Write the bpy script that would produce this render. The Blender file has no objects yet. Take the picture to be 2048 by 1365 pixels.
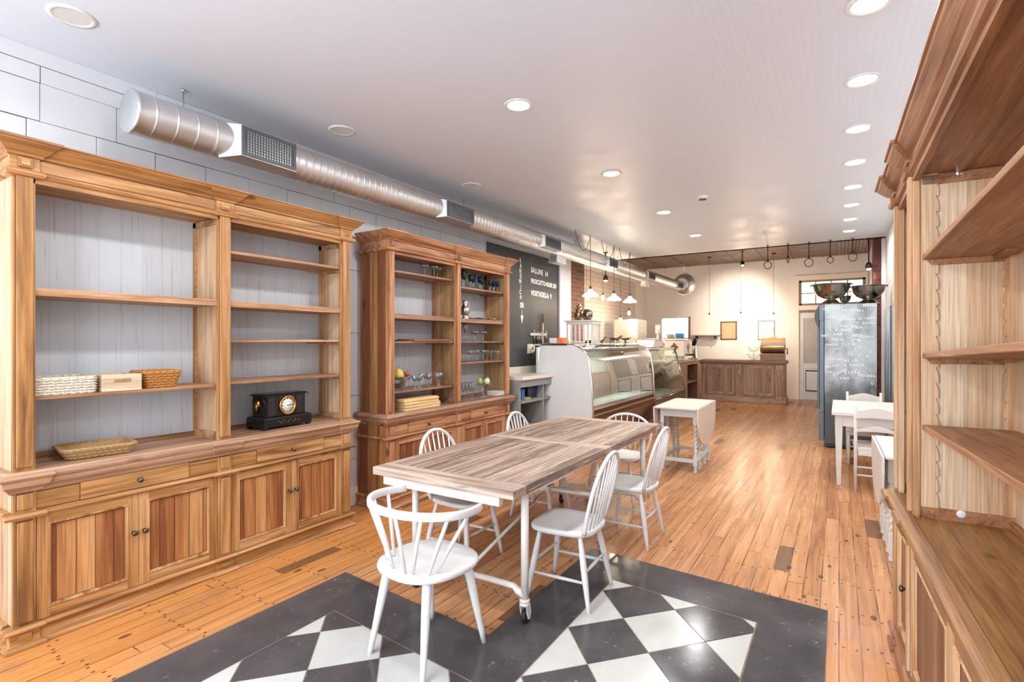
import bpy, math, random
from mathutils import Vector, Matrix
R = math.radians
random.seed(7)
SC = bpy.context.scene
COL = SC.collection
# ---------------------------------------------------------------- camera, world, exposure, big lights
F_PX = 1050.0
YAW = math.atan(654.0 / F_PX)
cam_d = bpy.data.cameras.new('camera'); cam_d.sensor_width = 36.0; cam_d.lens = F_PX / 2048 * 36
cam_d.clip_start = 0.02; cam_d.clip_end = 100; cam_d.shift_y = 0.5 / 2048
cam = bpy.data.objects.new('camera', cam_d); COL.objects.link(cam)
cam.location = (0, 0, 1.5); cam.rotation_euler = (R(90), 0, YAW)
SC.camera = cam
SC.view_settings.view_transform = 'Standard'; SC.view_settings.look = 'None'
SC.view_settings.exposure = 0.77; SC.view_settings.gamma = 1.0
SC.view_settings.use_curve_mapping = False
SC.cycles.caustics_reflective = False; SC.cycles.caustics_refractive = False
W = bpy.data.worlds.new('world'); SC.world = W; W.use_nodes = True
W.node_tree.nodes['Background'].inputs[0].default_value = (0.92, 0.96, 1.0, 1)
W.node_tree.nodes['Background'].inputs[1].default_value = 2.2
def area(name, loc, rot, sx, sy, power, col=(1, 1, 1), spread=None):
    d = bpy.data.lights.new(name, 'AREA'); d.shape = 'RECTANGLE'; d.size = sx; d.size_y = sy
    d.energy = power; d.color = col
    if spread: d.spread = spread
    o = bpy.data.objects.new(name, d); COL.objects.link(o); o.location = loc; o.rotation_euler = rot
    return o
def light_at(name, kind, loc, power, col=(1, 1, 1), size=0.05, rot=(0, 0, 0), cone=None, parent=None, blend=0.5):
    d = bpy.data.lights.new(name, kind); d.energy = power; d.color = col
    d.shadow_soft_size = size
    if kind == 'SPOT': d.spot_size = cone; d.spot_blend = blend
    o = bpy.data.objects.new(name, d); COL.objects.link(o); o.location = loc; o.rotation_euler = rot
    if parent: o.parent = parent
    return o
# daylight that comes in through the shop window behind the photographer
area('shop_window_daylight', (-1.6, -1.95, 1.75), (R(90), 0, 0), 4.0, 2.6, 85, (0.80, 0.91, 1.0))
WARM = (1.0, 0.80, 0.60); SOFT = (1.0, 0.93, 0.85)

# ---------------------------------------------------------------- mesh helpers
class MB:
    def __init__(s): s.v = []; s.f = []; s.m = []; s.s = []; s.T = None
    def add(s, vs, fs, mi=0, smooth=False):
        b = len(s.v)
        if s.T is not None: vs = [tuple(s.T @ Vector(v)) for v in vs]
        s.v += [tuple(v) for v in vs]
        for f in fs: s.f.append(tuple(b + i for i in f)); s.m.append(mi); s.s.append(smooth)
        return s
    def box(s, x0, x1, y0, y1, z0, z1, mi=0):
        vs = [(x0,y0,z0),(x1,y0,z0),(x1,y1,z0),(x0,y1,z0),(x0,y0,z1),(x1,y0,z1),(x1,y1,z1),(x0,y1,z1)]
        return s.add(vs, [(0,3,2,1),(4,5,6,7),(0,1,5,4),(1,2,6,5),(2,3,7,6),(3,0,4,7)], mi)
    def frust(s, x0, x1, y0, y1, z0, X0, X1, Y0, Y1, z1, mi=0):
        vs = [(x0,y0,z0),(x1,y0,z0),(x1,y1,z0),(x0,y1,z0),(X0,Y0,z1),(X1,Y0,z1),(X1,Y1,z1),(X0,Y1,z1)]
        return s.add(vs, [(0,3,2,1),(4,5,6,7),(0,1,5,4),(1,2,6,5),(2,3,7,6),(3,0,4,7)], mi)
    def tube(s, pts, r, n=10, mi=0, cap=True, closed=False, flat=1.0):
        pts = [Vector(p) for p in pts]; k = len(pts)
        rs = r if isinstance(r, (list, tuple)) else [r] * k
        vs = []; prev = None
        for i, p in enumerate(pts):
            if closed: t = (pts[(i+1) % k] - pts[i-1])
            else: t = pts[min(i+1, k-1)] - pts[max(i-1, 0)]
            t.normalize()
            if prev is None:
                a = Vector((0,0,1)) if abs(t.z) < 0.9 else Vector((0,1,0))
                u = t.cross(a).normalized()
            else:
                u = (prev - t * prev.dot(t)).normalized()
            prev = u; w = t.cross(u)
            for j in range(n):
                a = 2*math.pi*j/n
                vs.append(p + (u*math.cos(a) + w*math.sin(a)*flat) * rs[i])
        fs = []
        m = k if closed else k-1
        for i in range(m):
            i2 = (i+1) % k
            for j in range(n):
                j2 = (j+1) % n
                fs.append((i*n+j, i*n+j2, i2*n+j2, i2*n+j))
        s.add(vs, fs, mi, True)
        if cap and not closed:
            b = len(s.v) - len(vs)
            s.f.append(tuple(b+j for j in range(n))[::-1]); s.m.append(mi); s.s.append(False)
            s.f.append(tuple(b+(k-1)*n+j for j in range(n))); s.m.append(mi); s.s.append(False)
        return s
    def cyl(s, p0, p1, r0, r1=None, n=14, mi=0):
        return s.tube([p0, p1], [r0, r0 if r1 is None else r1], n, mi)
    def lathe(s, prof, c=(0,0,0), n=20, mi=0, smooth=True, axis='Z', sx=1.0, sy=1.0, cap=True):
        vs = []; k = len(prof)
        for i, (r, z) in enumerate(prof):
            for j in range(n):
                a = 2*math.pi*j/n
                p = (r*math.cos(a)*sx, r*math.sin(a)*sy, z)
                if axis == 'X': p = (p[2], p[0], p[1])
                elif axis == 'Y': p = (p[1], p[2], p[0])
                vs.append((p[0]+c[0], p[1]+c[1], p[2]+c[2]))
        fs = [(i*n+j, i*n+(j+1)%n, (i+1)*n+(j+1)%n, (i+1)*n+j) for i in range(k-1) for j in range(n)]
        s.add(vs, fs, mi, smooth)
        b = len(s.v) - len(vs)
        if not cap: return s
        if prof[0][0] > 1e-4: s.f.append(tuple(b+j for j in range(n))[::-1]); s.m.append(mi); s.s.append(False)
        if prof[-1][0] > 1e-4: s.f.append(tuple(b+(k-1)*n+j for j in range(n))); s.m.append(mi); s.s.append(False)
        return s
    def prism(s, poly, a0, a1, axis='Z', mi=0):
        # poly 2D ; axis Z:(x,y) X:(y,z) Y:(x,z)
        def P(p, a):
            return (p[0],p[1],a) if axis == 'Z' else ((a,p[0],p[1]) if axis == 'X' else (p[0],a,p[1]))
        n = len(poly)
        vs = [P(p,a0) for p in poly] + [P(p,a1) for p in poly]
        fs = [tuple(range(n))[::-1], tuple(range(n,2*n))] + [(i,(i+1)%n,n+(i+1)%n,n+i) for i in range(n)]
        return s.add(vs, fs, mi)
    def mould(s, prof, x0, x1, yb, yf=0.0, left=True, right=True, mi=0):
        """moulding of profile [(out,z)] run around a front; returns go back to yb"""
        pts = []
        for o, z in prof:
            a = x0-o if left else x0; b = x1+o if right else x1
            pts.append([(a,yb,z),(a,yf-o,z),(b,yf-o,z),(b,yb,z)])
        vs = [p for row in pts for p in row]; k = len(pts)
        fs = []
        for i in range(k-1):
            for j in range(3): fs.append((i*4+j, i*4+j+1, (i+1)*4+j+1, (i+1)*4+j))
        fs.append((0,3,2,1)); fs.append(((k-1)*4,(k-1)*4+1,(k-1)*4+2,(k-1)*4+3))
        fs.append(tuple(i*4 for i in range(k))); fs.append(tuple(i*4+3 for i in range(k))[::-1])
        fs.append(tuple([i*4 for i in range(k)][::-1]) + tuple(i*4+3 for i in range(k)))
        fs.pop(); fs.pop(); fs.pop()
        # back face closed with strips
        for i in range(k-1): fs.append((i*4+3, i*4, (i+1)*4, (i+1)*4+3))
        return s.add(vs, fs, mi)
    def build(s, name, mats, parent=None, loc=None, rot=None, bevel=0, label=None):
        me = bpy.data.meshes.new(name)
        me.from_pydata(s.v, [], s.f); me.update()
        if not isinstance(mats, (list, tuple)): mats = [mats]
        for m in mats: me.materials.append(m)
        me.polygons.foreach_set('material_index', s.m)
        me.polygons.foreach_set('use_smooth', s.s)
        o = bpy.data.objects.new(name, me); COL.objects.link(o)
        if parent: o.parent = parent
        if loc is not None: o.location = loc
        if rot is not None: o.rotation_euler = rot
        if bevel:
            b = o.modifiers.new('bevel', 'BEVEL'); b.width = bevel; b.segments = 2; b.limit_method = 'ANGLE'; b.angle_limit = R(40)
            b.harden_normals = False
        if label: o['label'] = label
        return o
def thing(name, label, cat, loc=(0,0,0), rz=0.0, group=None):
    o = bpy.data.objects.new(name, None); COL.objects.link(o); o.empty_display_size = 0.05
    o.location = loc; o.rotation_euler = (0,0,rz); tag(o, label, cat, group); return o
def tag(o, label, cat, group=None):
    o['label'] = label; o['category'] = cat
    if group: o['group'] = group
    return o
def struct(o): o['kind'] = 'structure'; return o
def kids(o): return [c for c in bpy.data.objects if c.parent == o]
def dup(o, loc=None, rz=None, label=None, group=None, parent=None, rot=None, scale=None):
    c = o.copy(); COL.objects.link(c)
    if parent: c.parent = parent
    if loc is not None: c.location = loc
    if rz is not None: c.rotation_euler = (0,0,rz)
    if rot is not None: c.rotation_euler = rot
    if scale is not None: c.scale = (scale,)*3
    if label: c['label'] = label
    if group: c['group'] = group
    for k in kids(o): dup(k, parent=c)
    return c
def text_mesh(mb, s, size, M, mi=0, depth=0.0, spacing=1.0, align='CENTER', bold=.0):
    cu = bpy.data.curves.new('t', 'FONT'); cu.body = s; cu.size = size; cu.extrude = depth
    cu.offset = size*bold; cu.space_character = spacing; cu.align_x = align; cu.align_y = 'CENTER'; cu.resolution_u = 3
    ob = bpy.data.objects.new('t', cu); COL.objects.link(ob)
    dg = bpy.context.evaluated_depsgraph_get(); dg.update()
    me = bpy.data.meshes.new_from_object(ob.evaluated_get(dg))
    mb.add([tuple(M @ v.co) for v in me.vertices], [tuple(p.vertices) for p in me.polygons], mi)
    bpy.data.objects.remove(ob); bpy.data.meshes.remove(me); bpy.data.curves.remove(cu)
def _chk():
    for o in bpy.data.objects:
        l = o.get('label')
        import re
        if l and o.parent is None and len(re.findall(r"[A-Za-z0-9']+", l)) > 16: print('LONG', len(l.split()), l)
def ordinal(i): return ['first','second','third','fourth','fifth','sixth','seventh','eighth','ninth','tenth','eleventh'][i]

# ---------------------------------------------------------------- materials
def srgb(h):
    if isinstance(h, str):
        h = h.lstrip('#'); c = [int(h[i:i+2],16)/255 for i in (0,2,4)]
    else: c = [x/255 for x in h]
    return tuple(x/12.92 if x <= .04045 else ((x+.055)/1.055)**2.4 for x in c) + (1,)
class NT:
    def __init__(s, name):
        s.mat = bpy.data.materials.new(name); s.mat.use_nodes = True
        s.t = s.mat.node_tree; s.b = s.t.nodes['Principled BSDF']; s.out = s.t.nodes['Material Output']
    def n(s, ty, **kw):
        nd = s.t.nodes.new('ShaderNode'+ty)
        for k, v in kw.items():
            if k.startswith('i_'):
                key = k[2:]; key = int(key) if key.isdigit() else key.replace('_',' ')
                s.set(nd.inputs[key], v)
            else: setattr(nd, k, v)
        return nd
    def set(s, inp, v):
        if hasattr(v, 'is_linked') or isinstance(v, bpy.types.NodeSocket): s.t.links.new(v, inp)
        else: inp.default_value = v
    def math(s, op, a, b=None, c=None):
        nd = s.t.nodes.new('ShaderNodeMath'); nd.operation = op
        s.set(nd.inputs[0], a)
        if b is not None: s.set(nd.inputs[1], b)
        if c is not None: s.set(nd.inputs[2], c)
        return nd.outputs[0]
    def mix(s, f, a, b, mode='MIX'):
        nd = s.t.nodes.new('ShaderNodeMix'); nd.data_type = 'RGBA'; nd.blend_type = mode
        s.set(nd.inputs['Factor'], f); s.set(nd.inputs[6], a); s.set(nd.inputs[7], b)
        return nd.outputs[2]
    def ramp(s, f, stops):
        nd = s.t.nodes.new('ShaderNodeValToRGB'); s.set(nd.inputs[0], f)
        e = nd.color_ramp.elements
        while len(e) > 1: e.remove(e[-1])
        for i, (p, c) in enumerate(stops):
            el = e[0] if i == 0 else e.new(p)
            el.position = p; el.color = srgb(c) if not (isinstance(c, tuple) and len(c) == 4) else c
        return nd.outputs[0]
    def obj(s, rnd=True):
        tc = s.t.nodes.new('ShaderNodeTexCoord'); v = tc.outputs['Object']
        if rnd:
            oi = s.t.nodes.new('ShaderNodeObjectInfo')
            sc = s.math('MULTIPLY', oi.outputs['Random'], 13.7)
            cb = s.n('CombineXYZ'); s.set(cb.inputs[0], sc); s.set(cb.inputs[1], sc); s.set(cb.inputs[2], sc)
            ad = s.n('VectorMath', operation='ADD'); s.set(ad.inputs[0], v); s.set(ad.inputs[1], cb.outputs[0]); v = ad.outputs[0]
        return v
    def map(s, v, scale=(1,1,1), loc=(0,0,0)):
        m = s.n('Mapping'); s.set(m.inputs[0], v); m.inputs['Scale'].default_value = scale; m.inputs['Location'].default_value = loc
        return m.outputs[0]
    def noise(s, v, scale=5, detail=4, rough=.5, dist=0, dim=None):
        nd = s.n('TexNoise'); s.set(nd.inputs['Vector'], v); nd.inputs['Scale'].default_value = scale
        nd.inputs['Detail'].default_value = detail; nd.inputs['Roughness'].default_value = rough; nd.inputs['Distortion'].default_value = dist
        return nd.outputs[0]
    def sep(s, v):
        nd = s.n('SeparateXYZ'); s.set(nd.inputs[0], v); return nd.outputs
    def comb(s, x=0.0, y=0.0, z=0.0):
        nd = s.n('CombineXYZ'); s.set(nd.inputs[0], x); s.set(nd.inputs[1], y); s.set(nd.inputs[2], z); return nd.outputs[0]
    def white(s, v, dim='3D'):
        nd = s.n('TexWhiteNoise', noise_dimensions=dim); s.set(nd.inputs['Vector' if dim != '1D' else 'W'], v); return nd.outputs[0]
    def bump(s, h, strength=.3, dist=.01):
        nd = s.n('Bump'); s.set(nd.inputs['Height'], h); nd.inputs['Strength'].default_value = strength; nd.inputs['Distance'].default_value = dist
        s.t.links.new(nd.outputs[0], s.b.inputs['Normal'])
    def fin(s, col=None, rough=None, metal=None, spec=None):
        if col is not None: s.set(s.b.inputs['Base Color'], col)
        if rough is not None: s.set(s.b.inputs['Roughness'], rough)
        if metal is not None: s.set(s.b.inputs['Metallic'], metal)
        if spec is not None: s.b.inputs['Specular IOR Level'].default_value = spec
        return s.mat
def plain(name, col, rough=.5, metal=0.0, var=.06, bump=0.0, scale=12, emit=None, spec=None):
    t = NT(name); v = t.obj(); c = srgb(col)
    nz = t.noise(v, scale, 3)
    dark = tuple(x*(1-var) for x in c[:3]) + (1,); lit = tuple(min(1, x*(1+var*.6)) for x in c[:3]) + (1,)
    t.fin(t.mix(nz, dark, lit), rough, metal, spec)
    if bump: t.bump(t.noise(v, scale*3, 3), bump, .004)
    if emit:
        t.set(t.b.inputs['Emission Color'], srgb(emit[0])); t.b.inputs['Emission Strength'].default_value = emit[1]
    return t.mat
def wood(name, cols, axis='Z', plank=None, across='X', rough=.5, seam=.0, knots=True, pv=.5, fine=.42, gscale=1.0, rnd=True, cracks=False):
    """grained timber; cols: dark..light list; plank: board width -> each board its own tone"""
    t = NT(name); v = t.obj(rnd)
    A = {'X':0,'Y':1,'Z':2}[axis]
    sc = [9.0*gscale]*3; sc[A] = .55*gscale
    xyz = t.sep(v)
    off = None
    if plank:
        ac = xyz[{'X':0,'Y':1,'Z':2}[across]]
        q = t.math('DIVIDE', ac, plank); idx = t.math('FLOOR', q); fr = t.math('FRACT', q)
        rn = t.white(idx, '1D')
        ad = t.n('VectorMath', operation='ADD'); t.set(ad.inputs[0], v); t.set(ad.inputs[1], t.comb(t.math('MULTIPLY', rn, 7.0), t.math('MULTIPLY', rn, 5.0), t.math('MULTIPLY', rn, 9.0)))
        v2 = ad.outputs[0]
    else: v2 = v; rn = None
    g = t.noise(t.map(v2, sc), 1.6, 5, .55, .9)
    stops = [(.33 + .34*i/(len(cols)-1), c) for i, c in enumerate(cols)]
    if rn is not None: g = t.math('ADD', t.math('MULTIPLY', g, 1-pv*.5), t.math('MULTIPLY', t.math('SUBTRACT', rn, .25), pv*.75))
    col = t.ramp(g, stops)
    sf = [120.0*gscale]*3; sf[A] = 3.0
    fn = t.noise(t.map(v2, sf), 1.0, 2, .6)
    col = t.mix(fine, col, t.mix(1.0, col, t.ramp(fn, [(.3,(95,75,60)),(.62,(255,255,255))]), 'MULTIPLY'))
    if knots:
        ks = [5.0]*3; ks[A] = 2.2
        vo = t.n('TexVoronoi'); t.set(vo.inputs['Vector'], t.map(v2, ks)); vo.inputs['Scale'].default_value = 1.0
        kf = t.ramp(vo.outputs['Distance'], [(.0,(20,20,20)),(.07,(60,60,60)),(.13,(255,255,255))])
        gate = t.ramp(t.noise(v2, 2.2, 1), [(.5,(0,0,0)),(.56,(255,255,255))])
        col = t.mix(gate, col, t.mix(.75, col, t.mix(1.0, col, kf, 'MULTIPLY')))
    if cracks:
        cs = [75.0]*3; cs[A] = 4.5
        cn = t.noise(t.map(v2, cs), 1.0, 2, .5); pt = t.noise(v, 6.0, 2)
        col = t.mix(t.math('MULTIPLY', t.ramp(cn, [(.62,(0,0,0)),(.67,(255,255,255))]), t.ramp(pt, [(.42,(0,0,0)),(.6,(230,230,230))])), col, srgb('#4d3c32'))
        col = t.mix(t.math('MULTIPLY', t.ramp(cn, [(.30,(255,255,255)),(.36,(0,0,0))]), t.ramp(pt, [(.40,(230,230,230)),(.56,(0,0,0))])), col, srgb('#e3d3c6'))
    if plank and seam:
        e = t.math('MINIMUM', fr, t.math('SUBTRACT', 1.0, fr))
        sm = t.ramp(e, [(0.0,(60,45,35)),(seam,(255,255,255))])
        col = t.mix(.8, col, t.mix(1.0, col, sm, 'MULTIPLY'))
    t.bump(fn, .12, .003)
    return t.fin(col, rough)
def metal(name, col, rough=.25, var=.15, scale=6, aniso=None):
    t = NT(name); v = t.obj()
    if aniso: v = t.map(v, aniso)
    nz = t.noise(v, scale, 4)
    c = srgb(col); d = tuple(x*(1-var) for x in c[:3])+(1,)
    t.fin(t.mix(nz, d, c), t.math('ADD', rough*.7, t.math('MULTIPLY', nz, rough*.6)), 1.0)
    return t.mat
def glassy(name, tint=(1,1,1,1), edge=1.0, refl=.02, body=0.0, bodycol='#dfe8e4'):
    """clear glass as a thin wall: see-through, with fresnel reflections"""
    t = NT(name); t.t.nodes.remove(t.b)
    tr = t.n('BsdfTransparent'); tr.inputs[0].default_value = tint
    gl = t.n('BsdfGlossy'); gl.inputs['Roughness'].default_value = refl; gl.inputs[0].default_value = (1,1,1,1)
    fr = t.n('Fresnel'); fr.inputs[0].default_value = 1.5
    mx = t.n('MixShader'); t.set(mx.inputs[0], t.math('MULTIPLY', fr.outputs[0], edge)); t.t.links.new(tr.outputs[0], mx.inputs[1]); t.t.links.new(gl.outputs[0], mx.inputs[2])
    last = mx.outputs[0]
    if body:
        df = t.n('BsdfDiffuse'); df.inputs[0].default_value = srgb(bodycol)
        lw = t.n('LayerWeight'); lw.inputs[0].default_value = .35
        m2 = t.n('MixShader'); t.set(m2.inputs[0], t.math('MULTIPLY', lw.outputs['Facing'], body)); t.t.links.new(last, m2.inputs[1]); t.t.links.new(df.outputs[0], m2.inputs[2]); last = m2.outputs[0]
    t.t.links.new(last, t.out.inputs[0])
    return t.mat
def emitter(name, col, strength):
    t = NT(name); t.b.inputs['Base Color'].default_value = srgb(col)
    t.b.inputs['Emission Color'].default_value = srgb(col); t.b.inputs['Emission Strength'].default_value = strength
    return t.mat
M = {}
M['white_paint'] = plain('white_paint', '#e9e9ea', .45, var=.05, bump=.15, scale=8)
M['wall_white'] = plain('wall_white', '#dcdde0', .5, var=.05, bump=.25, scale=5)
M['plaster'] = plain('plaster', '#ece8e4', .7, var=.03, bump=.05)
M['chair_white'] = plain('chair_white', '#dddcdb', .38, var=.05, bump=.08, scale=20)
M['chair_cream'] = plain('chair_cream', '#ddd6ce', .42, var=.08, bump=.1, scale=14)
M['galv'] = metal('galvanised_steel', '#e8eaec', .42, .16, 4)
M['galv_light'] = metal('galvanised_boot', '#dcdddc', .42, .12, 7)
M['steel'] = metal('brushed_steel', '#d8d5d0', .28, .15, 3, (1,1,14))
M['chrome'] = metal('chrome', '#e2e2e2', .1, .05)
M['iron'] = metal('dark_iron', '#4a423c', .45, .3)
M['pewter_knob'] = metal('pewter_knob', '#6d665e', .3, .3, 30)
M['tarnish'] = metal('tarnished_silver', '#a3988a', .22, .45, 5)
M['brass'] = metal('aged_brass', '#a98f68', .3, .4, 6)
M['gold'] = metal('gilt', '#d8a04a', .25, .25, 20)
M['grille'] = plain('grille_grey', '#585c61', .5, var=.05)
M['black_gap'] = plain('black_recess', '#17181a', .7)
M['black'] = plain('black_paint', '#1b1b1d', .3, var=.3)
M['rubber'] = plain('black_rubber', '#1d1d1f', .6)
M['glass'] = glassy('clear_glass', (.93,.95,.95,1), 1.6, .03, .35, '#e9ecec')
M['glass_blue'] = glassy('cobalt_glass', (.06,.10,.60,1), 1.0, .03, .45, '#2438b8')
M['glass_green'] = glassy('green_glass', (.12,.45,.16,1), 1.0, .03, .45, '#2c8a40')
M['case_glass'] = glassy('case_glass', (.90,.97,.94,1), .9, .02)
M['pane'] = glassy('window_glass', (.95,.97,.97,1), 1.0, .03)
# ---------------------------------------------------------------- the room
XL, XR, YF, YB, ZC, ZB = -3.777, 0.62, -2.0, 15.40, 3.125, 3.64
YE, XA, YJ = 10.08, -4.87, 8.42          # ceiling step, alcove wall, where the left wall steps back
# floor boards
t = NT('heart_pine_floor'); v = t.obj(False); xyz = t.sep(v)
bw = .092
q = t.math('DIVIDE', xyz[0], bw); ix = t.math('FLOOR', q); fx = t.math('FRACT', q)
r1 = t.white(ix, '1D')
yy = t.math('DIVIDE', t.math('ADD', xyz[1], t.math('MULTIPLY', r1, 3.1)), 1.9); iy = t.math('FLOOR', yy); fy = t.math('FRACT', yy)
r2 = t.white(t.comb(ix, iy, 0.0), '3D')
vv = t.n('VectorMath', operation='ADD'); t.set(vv.inputs[0], v); t.set(vv.inputs[1], t.comb(t.math('MULTIPLY', r2, 9.0), t.math('MULTIPLY', r2, 31.0), 0.0)); vv = vv.outputs[0]
g = t.noise(t.map(vv, (16,.8,1)), 1.3, 5, .6, 1.4)
g2 = t.math('ADD', t.math('MULTIPLY', g, .82), t.math('MULTIPLY', r2, .19))
col = t.ramp(g2, [(.2,'#7c4a2b'),(.36,'#b07a4f'),(.5,'#c68f63'),(.66,'#d6a376'),(.8,'#dfb389')])
big = t.noise(v, .55, 3, .5)
col = t.mix(t.ramp(big, [(.4,(0,0,0)),(.62,(150,150,150))]), col, t.mix(1.0, col, srgb('#d9b6a4'), 'MULTIPLY'))
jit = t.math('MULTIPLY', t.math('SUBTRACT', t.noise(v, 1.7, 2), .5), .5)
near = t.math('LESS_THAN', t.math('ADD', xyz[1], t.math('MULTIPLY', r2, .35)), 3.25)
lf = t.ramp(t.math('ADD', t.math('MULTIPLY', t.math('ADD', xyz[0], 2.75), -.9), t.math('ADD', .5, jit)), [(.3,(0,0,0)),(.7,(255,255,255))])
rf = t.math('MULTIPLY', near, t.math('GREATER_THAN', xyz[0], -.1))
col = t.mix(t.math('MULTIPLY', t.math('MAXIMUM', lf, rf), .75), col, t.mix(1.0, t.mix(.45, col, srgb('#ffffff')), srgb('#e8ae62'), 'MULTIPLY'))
wear = t.noise(t.map(v, (3.0,.9,1)), 1.1, 5, .65)
col = t.mix(t.ramp(wear, [(.56,(0,0,0)),(.72,(190,190,190))]), col, srgb('#8b6a55'))
dk = t.math('GREATER_THAN', t.white(t.comb(t.math('ADD', ix, 11.0), t.math('FLOOR', t.math('MULTIPLY', yy, 4.0)), 3.0), '3D'), .988)
col = t.mix(t.math('MULTIPLY', dk, .72), col, srgb('#4a3b31'))
# nail heads and knots
ny = t.math('FRACT', t.math('DIVIDE', xyz[1], .405)); 
jx = t.math('MULTIPLY', t.math('SUBTRACT', t.white(t.comb(ix, t.math('FLOOR', t.math('DIVIDE', xyz[1], .405)), 5.0), '3D'), .5), .22)
for cx in (.2, .8):
    dx = t.math('MULTIPLY', t.math('SUBTRACT', fx, t.math('ADD', cx, jx)), bw)
    dy = t.math('MULTIPLY', t.math('SUBTRACT', ny, t.math('ADD', .5, jx)), .405)
    d = t.math('SQRT', t.math('ADD', t.math('MULTIPLY', dx, dx), t.math('MULTIPLY', t.math('MULTIPLY', dy, dy), .5)))
    col = t.mix(t.math('MULTIPLY', t.math('LESS_THAN', d, .0062), .85), col, srgb('#2e2019'))
vo = t.n('TexVoronoi'); t.set(vo.inputs['Vector'], t.map(v, (7,3.2,1))); vo.inputs['Scale'].default_value = 1
sp = t.math('MULTIPLY', t.math('LESS_THAN', vo.outputs['Distance'], .105), t.math('GREATER_THAN', t.noise(v, 1.9, 1), .47))
col = t.mix(t.math('MULTIPLY', sp, .75), col, srgb('#38251b'))
ex = t.math('MINIMUM', fx, t.math('SUBTRACT', 1.0, fx)); ey = t.math('MINIMUM', fy, t.math('SUBTRACT', 1.0, fy))
gap = t.math('MAXIMUM', t.math('LESS_THAN', ex, .03), t.math('LESS_THAN', ey, .0016))
gn = t.ramp(t.noise(t.map(v,(5,1.2,1)), 2, 2), [(.35,(90,90,90)),(.6,(255,255,255))])
col = t.mix(t.math('MULTIPLY', gap, t.math('MULTIPLY', gn, .9)), col, srgb('#3a2417'))
t.bump(t.math('SUBTRACT', t.math('MULTIPLY', g, .3), gap), .35, .004)
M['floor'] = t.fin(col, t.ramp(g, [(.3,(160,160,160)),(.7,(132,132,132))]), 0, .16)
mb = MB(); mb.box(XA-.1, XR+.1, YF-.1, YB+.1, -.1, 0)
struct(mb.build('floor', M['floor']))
# painted cement inlay: charcoal border, diagonal checker in charcoal and white
def cement(name, base, spot, rough):
    t = NT(name); v = t.obj(False)
    a = t.noise(v, 3.0, 5, .6); b = t.noise(v, 26, 4, .7); c = t.noise(v, 7, 2)
    col = t.mix(t.ramp(a, [(.3,(0,0,0)),(.7,(255,255,255))]), srgb(base[0]), srgb(base[1]))
    f = t.math('MULTIPLY', t.ramp(b, [(.61,(0,0,0)),(.70,(255,255,255))]), t.ramp(c, [(.46,(0,0,0)),(.6,(255,255,255))]))
    col = t.mix(t.math('MULTIPLY', f, .55), col, srgb(spot))
    t.bump(t.noise(v, 14, 4), .12, .004)
    return t.fin(col, t.ramp(a, [(.3,(rough[0],)*3),(.7,(rough[1],)*3)]), 0, .22)
M['tile_dark'] = cement('charcoal_cement', ('#454345','#5a5758'), '#a7a19b', (95,125))
M['tile_white'] = cement('white_cement', ('#bfc0bb','#cccdc8'), '#a09c94', (110,135))
M['grout'] = plain('tile_joint', '#8d7d6c', .8, var=.4)
def clip(poly, a, b, c):          # keep a*x+b*y<=c
    out = []
    for i in range(len(poly)):
        p, q = poly[i], poly[(i+1) % len(poly)]
        fp, fq = a*p[0]+b*p[1]-c, a*q[0]+b*q[1]-c
        if fp <= 0: out.append(p)
        if fp*fq < 0:
            s = fp/(fp-fq); out.append((p[0]+(q[0]-p[0])*s, p[1]+(q[1]-p[1])*s))
    return out
mb = MB()
# border slabs, z top .006
OUT = [(-2.714,-.6),(-2.714,2.317),(-1.514,2.205),(-1.514,3.527),(-.053,3.402),(-.053,-.6)]
mb.prism(OUT[::-1], .0005, .004, mi=0)
cellA = [(-2.378,-.2),(-1.207,-.2),(-1.207,1.85),(-2.378,1.955)]      # left arm
cellB = [(-1.207,-.2),(-.367,-.2),(-.367,3.056),(-1.207,3.128)]       # right arm
def shrink(poly, d):
    cx = sum(p[0] for p in poly)/len(poly); cy = sum(p[1] for p in poly)/len(poly)
    n = len(poly); out = []
    for i in range(n):
        p0, p1, p2 = poly[i-1], poly[i], poly[(i+1) % n]
        def nrm(a, b):
            dx, dy = b[0]-a[0], b[1]-a[1]; l = math.hypot(dx, dy) or 1; return (-dy/l, dx/l)
        n1, n2 = nrm(p0,p1), nrm(p1,p2)
        s = 1/(1+n1[0]*n2[0]+n1[1]*n2[1]+1e-6)
        out.append((p1[0]+(n1[0]+n2[0])*d*s, p1[1]+(n1[1]+n2[1])*d*s))
    return out
for cell in (cellA, cellB):
    mb.prism(cell, .001, .0045, mi=2)
    xs = [p[0] for p in cell]; ys = [p[1] for p in cell]
    for i in range(-9, 4):
        for j in range(-14, 4):
            if (i+j) % 2: continue
            cx, cy = -.775+.2125*i, 2.72+.2375*j
            poly = [(cx-.2125,cy),(cx,cy-.2375),(cx+.2125,cy),(cx,cy+.2375)]
            poly = clip(poly, -1, 0, -(min(xs)+.004)); poly = clip(poly, 1, 0, max(xs)-.004) if poly else poly
            poly = clip(poly, 0, -1, -(min(ys))) if poly else poly
            if poly:
                # slanted far edge
                (xa, ya), (xb, yb) = cell[3], cell[2]
                k = (yb-ya)/(xb-xa); poly = clip(poly, -k, 1, ya-k*xa-.005)
            if len(poly) < 3: continue
            ar = sum(poly[a][0]*poly[(a+1)%len(poly)][1]-poly[(a+1)%len(poly)][0]*poly[a][1] for a in range(len(poly)))
            if abs(ar) < .0006: continue
            if ar < 0: poly = poly[::-1]
            pl = shrink(poly, .0028)
            mb.prism(pl, .003, .0062, mi=(1 if i % 2 == 0 else 0))
struct(mb.build('tile_floor', [M['tile_dark'], M['tile_white'], M['grout']]))
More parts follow.
